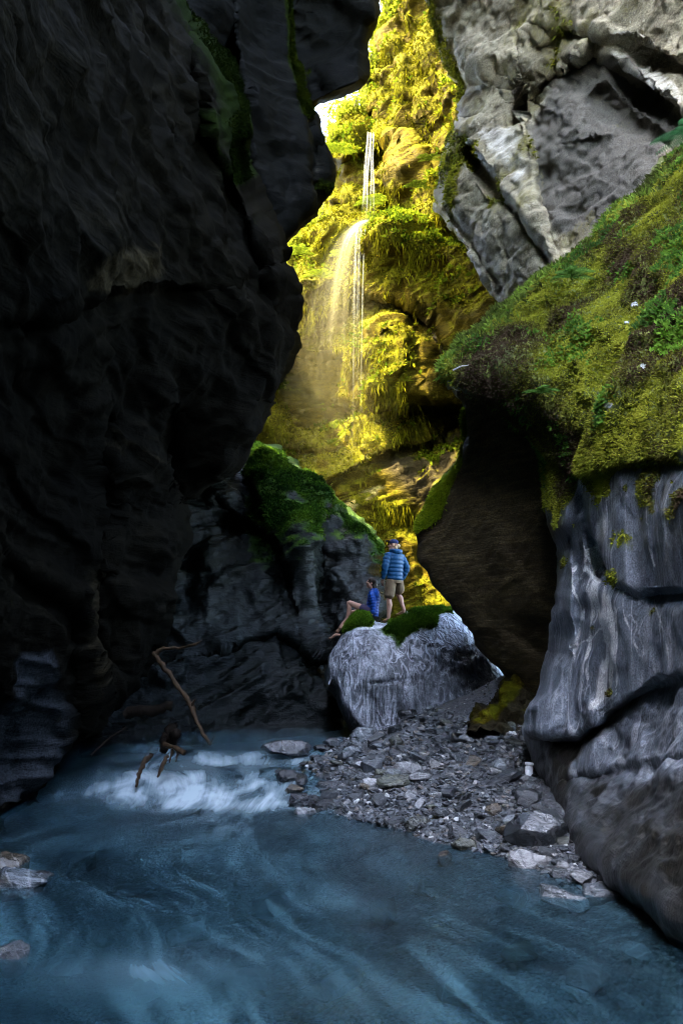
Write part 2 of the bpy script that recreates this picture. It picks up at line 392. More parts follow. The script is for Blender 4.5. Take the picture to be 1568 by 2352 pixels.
# ---- back wall of the far chamber
dB = rbf([(900, -300, 25.5), (900, 0, 26), (860, 300, 26.2), (740, 350, 26.5), (850, 505, 24.6), (760, 480, 26), (700, 560, 26.5), (700, 760, 26), (640, 700, 26), (760, 900, 26.8), (680, 1000, 26),
          (840, 900, 24.6), (1000, 560, 22.6), (1000, 760, 22.6), (950, 1000, 23.5), (1000, 1100, 23.0), (950, 1250, 24.2), (800, 1120, 25), (620, 950, 25.6), (900, 1420, 24.4),
          (700, 1400, 25.5), (400, 1000, 25), (400, 1700, 25), (760, 1690, 25), (1300, 0, 21), (1300, 800, 20), (1300, 1600, 22), (1100, 300, 22), (980, 200, 23.8), (980, 1690, 25)], 0.02, 100)
def dispB(W, X, Y):
    return 0.55 * fbm(W * 0.35, 4, 3) + 0.42 * facet(W * np.array([0.75, 0.75, 0.5]), 11) + 0.20 * strata(W, (0.15, 0.35, 0), (0.3, 0.3, 1.6), 5) + 0.07 * fbm(W * 4, 3, 8)
def maskB(X, Y, W, N):
    n = fbm(W * 0.6, 4, 21)
    m = 0.45 + 0.60 * N[..., 2] + 0.65 * n + 0.2 * (1 - sstep(900, 1100, X))
    m -= 0.6 * soft(X, Y, [(665, 815), (800, 815), (815, 900), (800, 985), (670, 990)], 25)
    m -= 0.55 * soft(X, Y, [(920, 690), (1020, 740), (1070, 900), (1060, 950), (940, 930), (960, 820), (900, 740)], 25)
    m -= 0.5 * soft(X, Y, [(850, 1050), (1060, 950), (1060, 1090), (960, 1200), (860, 1130)], 30)
    m -= 0.2 * soft(X, Y, [(870, 300), (1010, 330), (980, 480), (880, 460)], 30)
    m -= 0.45 * soft(X, Y, [(880, 1200), (960, 1210), (960, 1440), (860, 1420)], 30)
    li = soft(X, Y, [(790, 1160), (870, 1110), (880, 1120), (810, 1200)], 20) * 0.9 + soft(X, Y, [(790, 525), (850, 500), (850, 560), (800, 560)], 10)
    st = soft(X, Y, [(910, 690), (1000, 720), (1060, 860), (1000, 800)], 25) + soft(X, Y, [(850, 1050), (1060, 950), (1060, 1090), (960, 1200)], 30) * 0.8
    st = st + soft(X, Y, [(830, 930), (1060, 935), (1060, 960), (840, 960)], 10) + soft(X, Y, [(670, 820), (800, 820), (810, 940), (675, 960)], 20) * 0.35  # recesses and undersides of ledges painted dark as shade
    return m, li, st
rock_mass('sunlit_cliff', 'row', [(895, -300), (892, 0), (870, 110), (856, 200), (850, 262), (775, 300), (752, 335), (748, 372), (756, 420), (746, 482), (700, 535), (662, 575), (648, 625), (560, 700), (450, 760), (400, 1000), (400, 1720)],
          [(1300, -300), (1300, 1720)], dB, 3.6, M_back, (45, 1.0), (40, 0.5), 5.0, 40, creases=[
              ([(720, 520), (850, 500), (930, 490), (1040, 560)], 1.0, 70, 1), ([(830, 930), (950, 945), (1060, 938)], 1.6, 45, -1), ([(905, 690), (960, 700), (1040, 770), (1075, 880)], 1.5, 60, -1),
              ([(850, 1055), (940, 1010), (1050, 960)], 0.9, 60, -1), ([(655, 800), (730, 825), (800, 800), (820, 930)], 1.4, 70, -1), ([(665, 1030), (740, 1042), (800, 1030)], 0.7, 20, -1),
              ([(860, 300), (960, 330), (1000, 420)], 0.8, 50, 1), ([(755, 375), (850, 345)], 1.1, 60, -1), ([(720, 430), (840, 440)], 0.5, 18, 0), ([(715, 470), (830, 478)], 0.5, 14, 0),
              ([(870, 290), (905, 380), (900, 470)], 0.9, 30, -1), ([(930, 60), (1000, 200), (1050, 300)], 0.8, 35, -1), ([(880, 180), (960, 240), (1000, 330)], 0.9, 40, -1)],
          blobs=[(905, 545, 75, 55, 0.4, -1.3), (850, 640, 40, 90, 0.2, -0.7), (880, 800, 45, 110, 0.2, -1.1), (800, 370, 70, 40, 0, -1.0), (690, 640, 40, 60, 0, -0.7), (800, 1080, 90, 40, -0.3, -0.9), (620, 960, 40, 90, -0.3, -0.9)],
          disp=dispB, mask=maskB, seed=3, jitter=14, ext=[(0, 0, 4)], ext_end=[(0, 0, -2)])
tag(MASS['sunlit_cliff']['obj'], 'sunlit golden mossy cliff behind the waterfall', 'cliff')

# ---- upper left hanging block
dU = rbf([(860, 0, 18.6), (840, 170, 18.4), (740, 240, 18.0), (735, 400, 17.6), (640, 560, 17.0), (560, 300, 16.4), (600, 0, 17.0), (500, 500, 16.0), (400, 300, 14.6), (300, 200, 13.8), (0, 0, 13), (0, 600, 13), (860, -700, 17), (400, -700, 15), (760, 100, 18.6)], 0.02, 100)
def dispU(W, X, Y): return 0.35 * fbm(W * 0.4, 4, 31) + 0.22 * facet(W * 0.6, 33) + 0.10 * strata(W, (0.2, 0.5, 0), (0.4, 0.4, 2.0), 35) + 0.03 * fbm(W * 5, 3, 36)
def maskU(X, Y, W, N):
    d, s = polydist(X, Y, [(662, 0), (672, 110), (700, 215), (703, 260)])
    n = fbm(W * 0.9, 4, 41)
    m = 0.95 * np.exp(-(d / 14) ** 2) * (s < 0) + 0.25 * n + 0.2 * N[..., 2]
    m = m + 0.8 * np.exp(-(((X - 740) / 16) ** 2 + ((Y - 425) / 22) ** 2)) + 0.5 * np.exp(-(((X - 708) / 8) ** 2 + ((Y - 170) / 25) ** 2))
    li = 0.45 * np.exp(-(((X - 728) / 18) ** 2 + ((Y - 390) / 40) ** 2)) + 0.3 * np.exp(-(((X - 718) / 10) ** 2 + ((Y - 190) / 30) ** 2))
    return m, li, 0.0 * X
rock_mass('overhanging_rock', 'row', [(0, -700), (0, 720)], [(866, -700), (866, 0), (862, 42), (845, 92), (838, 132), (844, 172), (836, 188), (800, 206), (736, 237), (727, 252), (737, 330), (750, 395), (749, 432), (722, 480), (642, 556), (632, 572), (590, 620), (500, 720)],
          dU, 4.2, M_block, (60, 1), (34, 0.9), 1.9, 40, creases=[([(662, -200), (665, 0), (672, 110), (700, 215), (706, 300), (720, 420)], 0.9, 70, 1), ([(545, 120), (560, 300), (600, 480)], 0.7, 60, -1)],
          disp=dispU, mask=maskU, seed=5, jitter=8, ext=[(-0.5, -1.2, 5), (-0.5, -2.2, 10)])  # unseen top rings lean forward, shaped to block the sun
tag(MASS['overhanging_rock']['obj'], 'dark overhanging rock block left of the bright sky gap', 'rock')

# ---- left foreground wall
dL = rbf([(0, 0, 5.8), (400, 0, 10.2), (480, 110, 10.8), (0, 600, 7.0), (300, 600, 9.2), (545, 330, 11.6), (640, 610, 13.0), (680, 690, 13.8), (500, 700, 12), (300, 900, 11), (600, 905, 14), (550, 1040, 14.2), (200, 1200, 11.2),
          (400, 1150, 13.8), (380, 1350, 13.8), (250, 1400, 12), (0, 1200, 9.2), (0, 1850, 10.4), (100, 1800, 11.6), (60, 1650, 10.9), (130, 1500, 11), (-400, 1000, 5), (-400, 0, 5), (-400, 1850, 7), (-700, 1000, 3.6), (-700, -700, 3.6),
          (200, 200, 7.6), (300, -700, 8.4), (0, -700, 4.6), (430, 900, 12.4), (280, 1560, 13.0), (215, 1650, 12.8), (-700, 1900, 4.5)], 0.02, 100)
def dispL(W, X, Y):
    return 0.38 * fbm(W * 0.4, 4, 51) + 0.16 * facet(W * 0.6, 53) + 0.13 * strata(W, (0.15, 0.35, 0.3), (0.5, 0.5, 2.2), 55) + 0.09 * ridged(W * np.array([1.5, 1.5, 0.5]), 3, 58) + 0.14 * layered(W, (0.22, 0.25, 0.94), 1.7, 57, 1.2) + 0.06 * facet(W * 2.0, 59) + 0.03 * fbm(W * 5, 3, 56)
def maskL(X, Y, W, N):
    d, s = polydist(X, Y, [(400, 0), (470, 110), (505, 190), (545, 300), (548, 400)])
    n = fbm(W * 0.8, 4, 61)
    m = 0.75 * np.exp(-(d / 40)) + 0.5 * soft(X, Y, [(440, 230), (548, 290), (548, 410), (470, 420), (430, 330)], 25) * (0.6 + 0.8 * n) + 0.35 * np.exp(-(((X - 590) / 25) ** 2 + ((Y - 510) / 40) ** 2))
    m = m + 0.2 * N[..., 2] * n
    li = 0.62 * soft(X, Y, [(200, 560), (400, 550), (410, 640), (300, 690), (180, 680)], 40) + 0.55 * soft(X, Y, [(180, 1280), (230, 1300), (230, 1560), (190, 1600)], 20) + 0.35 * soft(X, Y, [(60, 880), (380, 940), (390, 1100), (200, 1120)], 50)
    st = 1.0 * soft(X, Y, [(10, 1500), (90, 1490), (130, 1620), (125, 1800), (60, 1850), (10, 1850)], 25)  # grey marbled wall foot, its lit highlight painted in too
    return m, li, st
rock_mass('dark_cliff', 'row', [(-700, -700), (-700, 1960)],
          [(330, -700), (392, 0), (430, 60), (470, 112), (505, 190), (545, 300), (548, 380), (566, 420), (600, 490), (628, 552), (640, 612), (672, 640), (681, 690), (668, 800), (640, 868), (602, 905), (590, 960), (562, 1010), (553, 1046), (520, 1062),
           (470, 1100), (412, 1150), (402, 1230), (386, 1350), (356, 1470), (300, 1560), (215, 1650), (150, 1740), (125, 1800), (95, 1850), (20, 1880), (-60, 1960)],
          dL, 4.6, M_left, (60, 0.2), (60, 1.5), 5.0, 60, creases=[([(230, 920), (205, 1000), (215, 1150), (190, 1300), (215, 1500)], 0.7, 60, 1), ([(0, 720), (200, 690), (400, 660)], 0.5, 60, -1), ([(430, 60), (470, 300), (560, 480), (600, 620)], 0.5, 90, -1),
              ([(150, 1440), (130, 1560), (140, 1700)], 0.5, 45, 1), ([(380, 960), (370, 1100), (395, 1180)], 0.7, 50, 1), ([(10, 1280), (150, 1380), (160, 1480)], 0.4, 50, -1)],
          disp=dispL, mask=maskL, seed=7, jitter=8, ext=[(0.9, -0.8, 4), (2.0, -1.5, 8), (1.5, 0, 12)])  # unseen top rings and thick back shaped to block sun and sky
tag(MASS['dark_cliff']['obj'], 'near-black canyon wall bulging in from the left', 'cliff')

# ---- green rock in the middle distance
dC = rbf([(570, 1015, 21), (700, 1085, 20.8), (870, 1250, 20.4), (650, 1180, 19.3), (720, 1180, 19.5), (800, 1300, 20), (560, 1100, 19.6), (600, 1400, 18.8), (700, 1400, 18.9), (600, 1665, 18.2), (480, 1655, 17.6), (770, 1665, 18.6), (400, 1400, 18.4), (350, 1650, 17),
          (200, 1000, 19), (200, 1700, 15.6), (540, 1560, 18.3), (690, 1560, 18.6), (880, 1400, 20)], 0.02, 100)
def dispC(W, X, Y): return 0.30 * fbm(W * 0.55, 4, 71) + 0.26 * facet(W * 1.0, 73) + 0.13 * strata(W, (0.3, 0.6, 0), (0.6, 0.6, 2.4), 75) + 0.05 * ridged(W * 3.0, 3, 78)
def maskC(X, Y, W, N):
    n = fbm(W * 1.1, 4, 81)
    up = sstep(1420, 1150, Y)
    m = up * (0.34 + 0.6 * N[..., 2] + 0.9 * n) * sstep(540, 575, X) + 0.25 * np.exp(-(((X - 590) / 30) ** 2 + ((Y - 1100) / 90) ** 2))
    d, s = polydist(X, Y, [(560, 1005), (640, 1045), (700, 1085), (760, 1135), (850, 1220), (875, 1255)])
    m = m + 0.45 * np.exp(-d / 22); m = m - 0.5 * soft(X, Y, [(740, 1180), (790, 1200), (850, 1290), (870, 1420), (740, 1600)], 15)
    return m, 0.35 * np.exp(-d / 10) + 0 * n, 0.6 * soft(X, Y, [(735, 1200), (860, 1300), (870, 1420), (770, 1600), (735, 1420)], 20)  # shade of the recess painted in as a flat dark tone
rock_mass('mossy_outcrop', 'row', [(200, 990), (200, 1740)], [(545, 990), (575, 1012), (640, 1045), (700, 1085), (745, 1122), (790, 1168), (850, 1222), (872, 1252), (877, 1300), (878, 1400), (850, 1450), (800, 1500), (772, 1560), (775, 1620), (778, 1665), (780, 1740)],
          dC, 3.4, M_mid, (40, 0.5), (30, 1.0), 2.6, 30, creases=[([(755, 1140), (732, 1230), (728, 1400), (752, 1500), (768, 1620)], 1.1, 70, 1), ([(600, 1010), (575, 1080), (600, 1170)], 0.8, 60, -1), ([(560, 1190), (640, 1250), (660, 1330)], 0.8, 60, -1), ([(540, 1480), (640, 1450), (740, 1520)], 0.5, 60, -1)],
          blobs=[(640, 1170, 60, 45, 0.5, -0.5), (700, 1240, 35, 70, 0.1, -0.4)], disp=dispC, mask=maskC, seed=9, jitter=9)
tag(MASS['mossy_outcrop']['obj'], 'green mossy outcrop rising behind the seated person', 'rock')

# ---- upper right grey wall
dR3 = rbf([(985, 0, 18), (1055, 200, 17.4), (1005, 440, 17.6), (1110, 640, 16.4), (1165, 715, 15.8), (1200, 300, 14.8), (1150, 100, 15.8), (1350, 60, 13.4), (1568, 60, 11.6), (1400, 300, 12.8), (1568, 330, 11.2), (1300, 600, 13.4), (1450, 500, 12),
           (1700, 300, 10), (1900, 0, 8.5), (1900, 800, 8), (985, -700, 17), (1500, -700, 11), (1900, -700, 8.5), (1250, 760, 14)], 0.02, 100)
def dispR3(W, X, Y): return 0.12 * fbm(W * 0.4, 3, 91) + 0.22 * layered(W, (0.68, 0.25, 0.68), 0.9, 97) + 0.17 * facet((W @ rotm(0.2, -0.75, 0).T) * np.array([0.4, 0.5, 0.8]), 93, 24) + 0.085 * facet(W * 1.9, 94, 24) + 0.05 * facet(W * 4.5, 96, 24) + 0.03 * fbm(W * 9, 3, 98)
def maskR3(X, Y, W, N):
    n = fbm(W * 0.9, 4, 101)
    m = 0.45 * soft(X, Y, [(1060, 290), (1130, 330), (1120, 460), (1010, 470), (1010, 400)], 25) * (0.6 + n) + 0.5 * soft(X, Y, [(900, 0), (1000, 0), (1060, 220), (1040, 320), (1000, 300)], 20) + 0.30 + 0.45 * n - 0.25 * soft(X, Y, [(1215, 275), (1310, 150), (1400, 120), (1560, 260), (1510, 400), (1280, 540)], 20)
    li = 0.55 * soft(X, Y, [(1000, 470), (1030, 480), (1100, 600), (1165, 690), (1140, 700), (1060, 580)], 14) + 0.6 * soft(X, Y, [(1060, 280), (1200, 268), (1215, 400), (1190, 440), (1120, 350)], 25) + 0.6 * soft(X, Y, [(1370, 100), (1420, 60), (1568, 200), (1568, 250), (1480, 210)], 15) \
        + 0.6 * soft(X, Y, [(1370, 315), (1430, 300), (1510, 350), (1480, 370), (1400, 340)], 10) + 0.5 * soft(X, Y, [(1230, 455), (1270, 460), (1340, 520), (1300, 530)], 10)
    st = 1.0 * soft(X, Y, [(1215, 275), (1310, 150), (1400, 120), (1560, 260), (1510, 400), (1400, 520), (1280, 540), (1230, 420)], 20)  # shade of the down-facing face painted into the rock
    return m, li, st
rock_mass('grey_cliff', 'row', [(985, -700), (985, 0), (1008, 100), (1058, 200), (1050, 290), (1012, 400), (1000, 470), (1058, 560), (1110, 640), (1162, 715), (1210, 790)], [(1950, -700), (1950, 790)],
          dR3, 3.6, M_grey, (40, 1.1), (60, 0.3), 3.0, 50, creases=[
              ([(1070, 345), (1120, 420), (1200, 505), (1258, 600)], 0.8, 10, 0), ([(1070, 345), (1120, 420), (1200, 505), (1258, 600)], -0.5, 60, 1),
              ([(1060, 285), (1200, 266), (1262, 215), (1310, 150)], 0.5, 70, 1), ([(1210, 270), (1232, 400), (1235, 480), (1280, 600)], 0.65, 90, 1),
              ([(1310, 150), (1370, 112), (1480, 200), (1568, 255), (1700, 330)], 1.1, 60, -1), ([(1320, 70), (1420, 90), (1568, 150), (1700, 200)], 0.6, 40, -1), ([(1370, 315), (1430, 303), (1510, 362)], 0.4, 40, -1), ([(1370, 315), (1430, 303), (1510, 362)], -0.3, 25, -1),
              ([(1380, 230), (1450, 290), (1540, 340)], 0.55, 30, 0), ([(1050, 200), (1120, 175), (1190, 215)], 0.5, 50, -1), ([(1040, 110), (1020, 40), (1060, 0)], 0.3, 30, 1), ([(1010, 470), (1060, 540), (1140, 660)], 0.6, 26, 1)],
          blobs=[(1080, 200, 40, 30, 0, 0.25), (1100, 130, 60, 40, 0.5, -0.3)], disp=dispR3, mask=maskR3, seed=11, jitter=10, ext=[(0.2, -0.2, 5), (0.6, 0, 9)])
tag(MASS['grey_cliff']['obj'], 'pale grey fractured cliff filling the upper right', 'cliff')

# ---- dark arch of rock behind the mossy shoulder
dR2 = rbf([(1030, 860, 12.6), (1060, 1000, 12.9), (957, 1210, 13.9), (1100, 1300, 13.3), (1230, 1600, 14.2), (1150, 1000, 12.2), (1250, 1300, 12.4), (1500, 1200, 11.5), (1500, 1600, 12.5), (1500, 850, 11.8), (1100, 1480, 14.3), (1280, 1500, 13.2)], 0.02, 100)
def dispR2(W, X, Y): return 0.16 * fbm(W * 0.6, 4, 111) + 0.10 * facet(W * 0.8, 113) + 0.06 * strata(W, (0.0, 0.9, 0.3), (0.7, 0.7, 3), 115) + 0.02 * fbm(W * 6, 3, 116)
def maskR2(X, Y, W, N):
    n = fbm(W * 1.5, 4, 121)
    d, s = polydist(X, Y, [(1066, 940), (1064, 1000), (1050, 1068), (1000, 1128), (957, 1208)])
    m = 1.05 * soft(X, Y, [(1058, 1062), (1050, 1075), (1012, 1185), (985, 1210), (957, 1222), (955, 1200), (1000, 1128)], 9) + 0.8 * np.exp(-(d / 7) ** 2)
    return m + 0.1 * n, 0.35 * np.exp(-(((X - 1000) / 40) ** 2 + ((Y - 1310) / 40) ** 2)) + 0 * n, 0 * n
rock_mass('arching_rock', 'row', [(1015, 820), (1022, 845), (1032, 880), (1060, 940), (1065, 1000), (1050, 1070), (1000, 1130), (957, 1210), (963, 1280), (1000, 1340), (1040, 1380), (1078, 1440), (1090, 1480), (1132, 1525), (1172, 1565), (1225, 1605), (1275, 1660)], [(1500, 820), (1500, 1660)],
          dR2, 4.0, M_arch, (24, 0.35), (30, 0.3), 2.3, 45, disp=dispR2, mask=maskR2, seed=13, jitter=6)
tag(MASS['arching_rock']['obj'], 'dark brown rock arching over the boulder, bright moss on its left rim', 'rock')

# ---- right foreground wall: mossy shoulder above, polished schist below
dR1 = rbf([(1022, 850, 11.3), (1568, 335, 10.2), (1400, 505, 11.0), (1180, 702, 11.5), (1250, 1050, 10.6), (1400, 800, 9.3), (1568, 800, 8.0), (1568, 560, 8.9), (1568, 1200, 7.2), (1400, 1200, 8.9), (1290, 1280, 10.2), (1278, 1500, 10.3), (1400, 1500, 8.9), (1568, 1500, 7.4),
           (1209, 1680, 10.6), (1400, 1700, 9.0), (1568, 1700, 7.1), (1300, 1910, 9.3), (1345, 1965, 8.2), (1440, 2040, 6.85), (1568, 2145, 5.7), (1568, 1900, 6.5), (2000, 1000, 4), (2000, 2100, 3.4), (2000, 300, 6), (1150, 850, 10.5), (1300, 800, 10.0), (1300, 950, 9.6), (1300, 1050, 9.8), (1240, 1830, 10.5), (1700, 2250, 4.6), (1750, 200, 9)], 0.02, 100)
def dispR1(W, X, Y):
    ms = sstep(1060, 900, Y)
    return 0.20 * fbm(W * 0.6, 4, 131) + 0.10 * facet(W * 0.9, 133) * (1 - 0.4 * ms) + 0.05 * strata(W, (0.05, 1.35, 0.1), (0.6, 0.6, 2.6), 135) * (1 - ms) + (0.15 * fbm(W * 1.6, 4, 136) + 0.06 * np.abs(fbm(W * 4.5, 3, 137)) + 0.10 * ridged(W @ rotm(0, 0.6, 0.3).T * np.array([2.0, 2.0, 0.6]), 3, 134)) * ms + 0.045 * strata(W, (0.5, 0.2, 0.1), (2.2, 2.2, 4.5), 138) * sstep(1560, 1640, Y) + 0.03 * fbm(W * 5, 3, 139) * (0.4 + ms)
MOSSY = [(1700, 200), (1568, 325), (1400, 495), (1180, 690), (1010, 845), (1080, 905), (1130, 935), (1205, 992), (1243, 1062), (1262, 1170), (1300, 1150), (1330, 1090), (1380, 1130), (1440, 1060), (1500, 1090), (1568, 1040), (1700, 1000)]
def maskR1(X, Y, W, N):
    n = fbm(W * 1.2, 5, 141); n2 = fbm(W * 3.0, 4, 143)
    m = 1.10 * soft(X, Y, MOSSY, 32) + 0.45 * (n2 + n) * sstep(1400, 1000, Y) - 1.3 * np.clip(n2 + 0.4 * n - 0.28, 0, 1) * sstep(1050, 950, Y)
    for bx, by, r in ((1440, 1225, 42), (1405, 1330, 26), (1480, 1400, 24), (1395, 1590, 12), (1340, 1440, 12), (1300, 1460, 14), (1290, 1290, 16), (1275, 1200, 26), (1545, 1170, 40), (1420, 1120, 50), (1500, 1120, 50)):
        m = m + 0.95 * np.exp(-(((X - bx) / (r * 1.3)) ** 2 + ((Y - by) / r) ** 2)) * (0.45 + 1.5 * n2)
    m = m + 0.5 * soft(X, Y, [(1490, 1760), (1568, 1720), (1568, 1800), (1480, 1830)], 25) * (0.3 + n2)
    li = 0
    for bx, by, rx, ry in ((1385, 1215, 22, 40), (1360, 1330, 14, 90), (1392, 1400, 11, 110), (1412, 1450, 9, 90), (1375, 1560, 14, 60), (1400, 908, 15, 9), (1310, 918, 5, 10), (1440, 760, 16, 9), (1465, 708, 10, 10), (1283, 958, 7, 8), (1325, 1105, 10, 12), (1500, 860, 14, 8), (1420, 940, 26, 10)):
        li = li + 1.15 * np.exp(-(((X - bx) / (rx if by > 1000 else rx * 0.8)) ** 2 + ((Y - by) / ry) ** 2) * (1 + 1.6 * np.abs(n2 + n))) * (1.0 if by > 1000 else np.clip(0.55 + 2.2 * fbm(W * 13, 2, 146), 0, 1.2))
    for vp, vw in (([(1350, 1262), (1357, 1340), (1372, 1400), (1386, 1440), (1390, 1490), (1380, 1560), (1370, 1625)], 8), ([(1334, 1250), (1338, 1330), (1348, 1400), (1342, 1480), (1350, 1560)], 5), ([(1400, 1290), (1408, 1360), (1414, 1440), (1405, 1540), (1398, 1600)], 4.5),
                   ([(1300, 1490), (1370, 1450), (1440, 1398)], 3.2), ([(1450, 1345), (1440, 1420), (1452, 1475), (1470, 1500)], 4), ([(1500, 1375), (1512, 1450), (1530, 1530)], 3.2), ([(1318, 1300), (1322, 1400), (1305, 1520)], 4), ([(1425, 1400), (1422, 1500), (1416, 1600)], 3.5), ([(1480, 1150), (1490, 1220), (1500, 1300)], 3.2)):
        d_, _ = polydist(X + 14 * n2, Y, vp); li = li + (0.95 + 0.5 * n2 + 0.6 * fbm(W * 9, 2, 145)) * np.exp(-(d_ / (vw * (0.6 + 0.9 * np.abs(n)))) ** 2)
    m = m - 1.6 * np.clip(li, 0, 1) * sstep(1150, 1050, Y)
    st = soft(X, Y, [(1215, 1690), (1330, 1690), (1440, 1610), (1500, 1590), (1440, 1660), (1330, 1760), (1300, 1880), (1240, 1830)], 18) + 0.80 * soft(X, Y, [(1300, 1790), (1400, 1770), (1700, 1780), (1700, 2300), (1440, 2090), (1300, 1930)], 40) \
        + 0.85 * np.exp(-(((X - 1282) / 20) ** 2 + ((Y - 1215) / 45) ** 2))  # undercut shade painted below the lip; lower face is truly dark and wet
    return m, li, st
rock_mass('banded_cliff', 'row', [(1780, 180), (1600, 300), (1568, 335), (1480, 425), (1400, 505), (1368, 555), (1290, 622), (1180, 702), (1110, 762), (1055, 802), (1022, 850), (1035, 880), (1080, 905), (1130, 935), (1205, 992), (1243, 1062), (1262, 1170), (1285, 1280), (1272, 1370), (1278, 1500),
                                 (1242, 1600), (1209, 1680), (1225, 1760), (1248, 1830), (1300, 1910), (1345, 1965), (1440, 2040), (1568, 2145), (1640, 2200), (1740, 2280)], [(2100, 180), (2100, 2280)],
          dR1, 3.6, M_right, (48, 0.9), (60, 0.3), 0.9, 40, creases=[
              ([(1212, 1690), (1330, 1692), (1400, 1640), (1450, 1600), (1568, 1545), (1700, 1520)], 0.55, 50, -1), ([(1320, 1800), (1420, 1775), (1568, 1755), (1700, 1740)], 0.16, 16, 0),
              ([(1380, 1270), (1410, 1330), (1470, 1360), (1568, 1355), (1700, 1350)], 0.38, 28, -1), ([(1340, 1140), (1352, 1230), (1372, 1290)], 0.28, 22, -1), ([(1300, 1250), (1320, 1330), (1312, 1480)], 0.2, 18, 1),
              ([(1205, 992), (1300, 1090), (1340, 1090), (1440, 1060), (1568, 1050)], 0.30, 60, -1), ([(1300, 640), (1240, 740), (1260, 900)], 0.25, 60, 1), ([(1568, 640), (1440, 850), (1350, 1000)], 0.30, 70, -1)],
          disp=dispR1, mask=maskR1, seed=15, jitter=7, ext_end=[(0, 0, -1.2)])
tag(MASS['banded_cliff']['obj'], 'right canyon wall, mossy shoulder above blue-grey banded schist', 'cliff')

# ---- the boulder the people are on (columns, free top edge)
BT = [(755, 1570), (764, 1500), (775, 1474), (788, 1450), (802, 1426), (822, 1408), (846, 1409), (862, 1428), (885, 1432), (905, 1424), (932, 1408), (962, 1398), (985, 1396), (1040, 1394), (1080, 1438), (1115, 1482), (1160, 1550), (1200, 1605), (1260, 1660)]
BB = [(755, 1575), (770, 1590), (790, 1640), (815, 1690), (860, 1730), (1000, 1730), (1260, 1730)]
dD = rbf([(770, 1480, 16.6), (850, 1440, 16.5), (950, 1420, 16.7), (1040, 1410, 17.0), (770, 1560, 16.3), (900, 1560, 15.7), (1000, 1560, 15.8), (1100, 1540, 16.3), (860, 1720, 15.6), (1000, 1700, 15.6), (1250, 1700, 15.8), (800, 1640, 16.0), (1180, 1600, 16.3)], 0.02, 100)
def dispD(W, X, Y):
    e = 0.3 + 0.7 * sstep(1432, 1500, Y)
    return e * (0.10 * fbm(W * 0.8, 4, 151) + 0.07 * facet(W * 1.3, 153) + 0.05 * strata(W, (0.15, 1.25, 0.3), (0.8, 0.8, 3.5), 155) + 0.02 * ridged(W * 5, 3, 158))
def maskD(X, Y, W, N):
    n = fbm(W * 2.2, 4, 161)
    m = (0.72 + 0.9 * n) * soft(X, Y, [(885, 1425), (935, 1398), (1005, 1390), (1010, 1432), (960, 1436), (925, 1470), (912, 1490), (890, 1455)], 24) + (0.7 + 0.8 * n) * soft(X, Y, [(790, 1430), (820, 1400), (850, 1405), (850, 1425), (812, 1442), (790, 1460)], 18) + 0.9 * (n - 0.1) * sstep(1470, 1420, Y)
    m = m + 0.4 * sstep(0.55, 0.85, N[..., 2]) * sstep(1470, 1440, Y)
    li = 0.9 * soft(X, Y, [(815, 1440), (880, 1436), (880, 1444), (820, 1450)], 5) + 0 * n
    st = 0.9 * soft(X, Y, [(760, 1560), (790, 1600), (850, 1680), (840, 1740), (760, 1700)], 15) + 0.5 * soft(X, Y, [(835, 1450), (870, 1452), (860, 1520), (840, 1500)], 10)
    return m, li, st
rock_mass('boulder', 'col', BT, BB, dD, 2.6, M_boulder, (44, 0.45), (40, 0.9), 2.2, 16, creases=[([(850, 1570), (960, 1560), (1020, 1530), (1100, 1550)], 0.05, 5, 0), ([(930, 1480), (1010, 1490), (1015, 1560)], 0.04, 5, 0)],
          disp=dispD, mask=maskD, seed=17, jitter=3, ext_end=[])
tag(MASS['boulder']['obj'], 'big silver-grey boulder with a moss cap that both people are on', 'boulder')

# ---- unseen cliffs added out of the picture to block sun and skylight
def slab_cliff(name, x0, x1, y0, y1, z0, z1, label, seed):
    nx = 40; u = np.linspace(0, 2 * math.pi, 97)[:-1]; zz = np.linspace(z0, z1, 60)
    c = np.sign(np.cos(u)) * np.abs(np.cos(u)) ** 0.45; s_ = np.sign(np.sin(u)) * np.abs(np.sin(u)) ** 0.45
    X = (x0 + x1) / 2 + c[None] * (x1 - x0) / 2 + (zz[:, None] - z0) * 0.04; Yy = (y0 + y1) / 2 + s_[None] * (y1 - y0) / 2 + 0 * zz[:, None]
    W = np.stack([X, Yy, zz[:, None] + 0 * X], -1)
    nrm = np.stack([c[None] + 0 * X, s_[None] + 0 * X, 0 * X], -1)
    W = W + nrm * (0.9 * fbm(W * 0.3, 4, seed) + 0.5 * facet(W * 0.4, seed + 3))[..., None]
    i = np.arange(59)[:, None] * 96; j = np.arange(96)[None]; j2 = (np.arange(96) + 1) % 96
    F = np.stack([i + j, i + j2, i + 96 + j2, i + 96 + j], -1).reshape(-1, 4)
    V = W.reshape(-1, 3); loc = basis(V); mk = np.zeros((len(V), 4)); mk[:, 3] = 1
    o = link(name, mesh_np(name, V - np.array(loc), F, True, {'mask': mk}, [M_left]), loc=loc)
    return tag(o, label, 'cliff')
slab_cliff('light_block_cliff', -13, -4.6, -14, 5.0, -1, 27, 'unseen cliff added left of the viewer to block the sun', 171)
slab_cliff('light_block_cliff', 4.8, 14, -14, 2.5, -1, 24, 'unseen cliff added right of the viewer to keep skylight off the left wall', 181)
slab_cliff('light_block_cliff', -9, 9, -28, -13, -1, 15, 'unseen cliff added behind the viewer to cut off low skylight', 191)
dS = rbf([(1185, 1555, 14.2), (1085, 1660, 13.2), (1235, 1600, 14), (1235, 1670, 13.2), (1150, 1620, 13.4)], 0.02, 100)
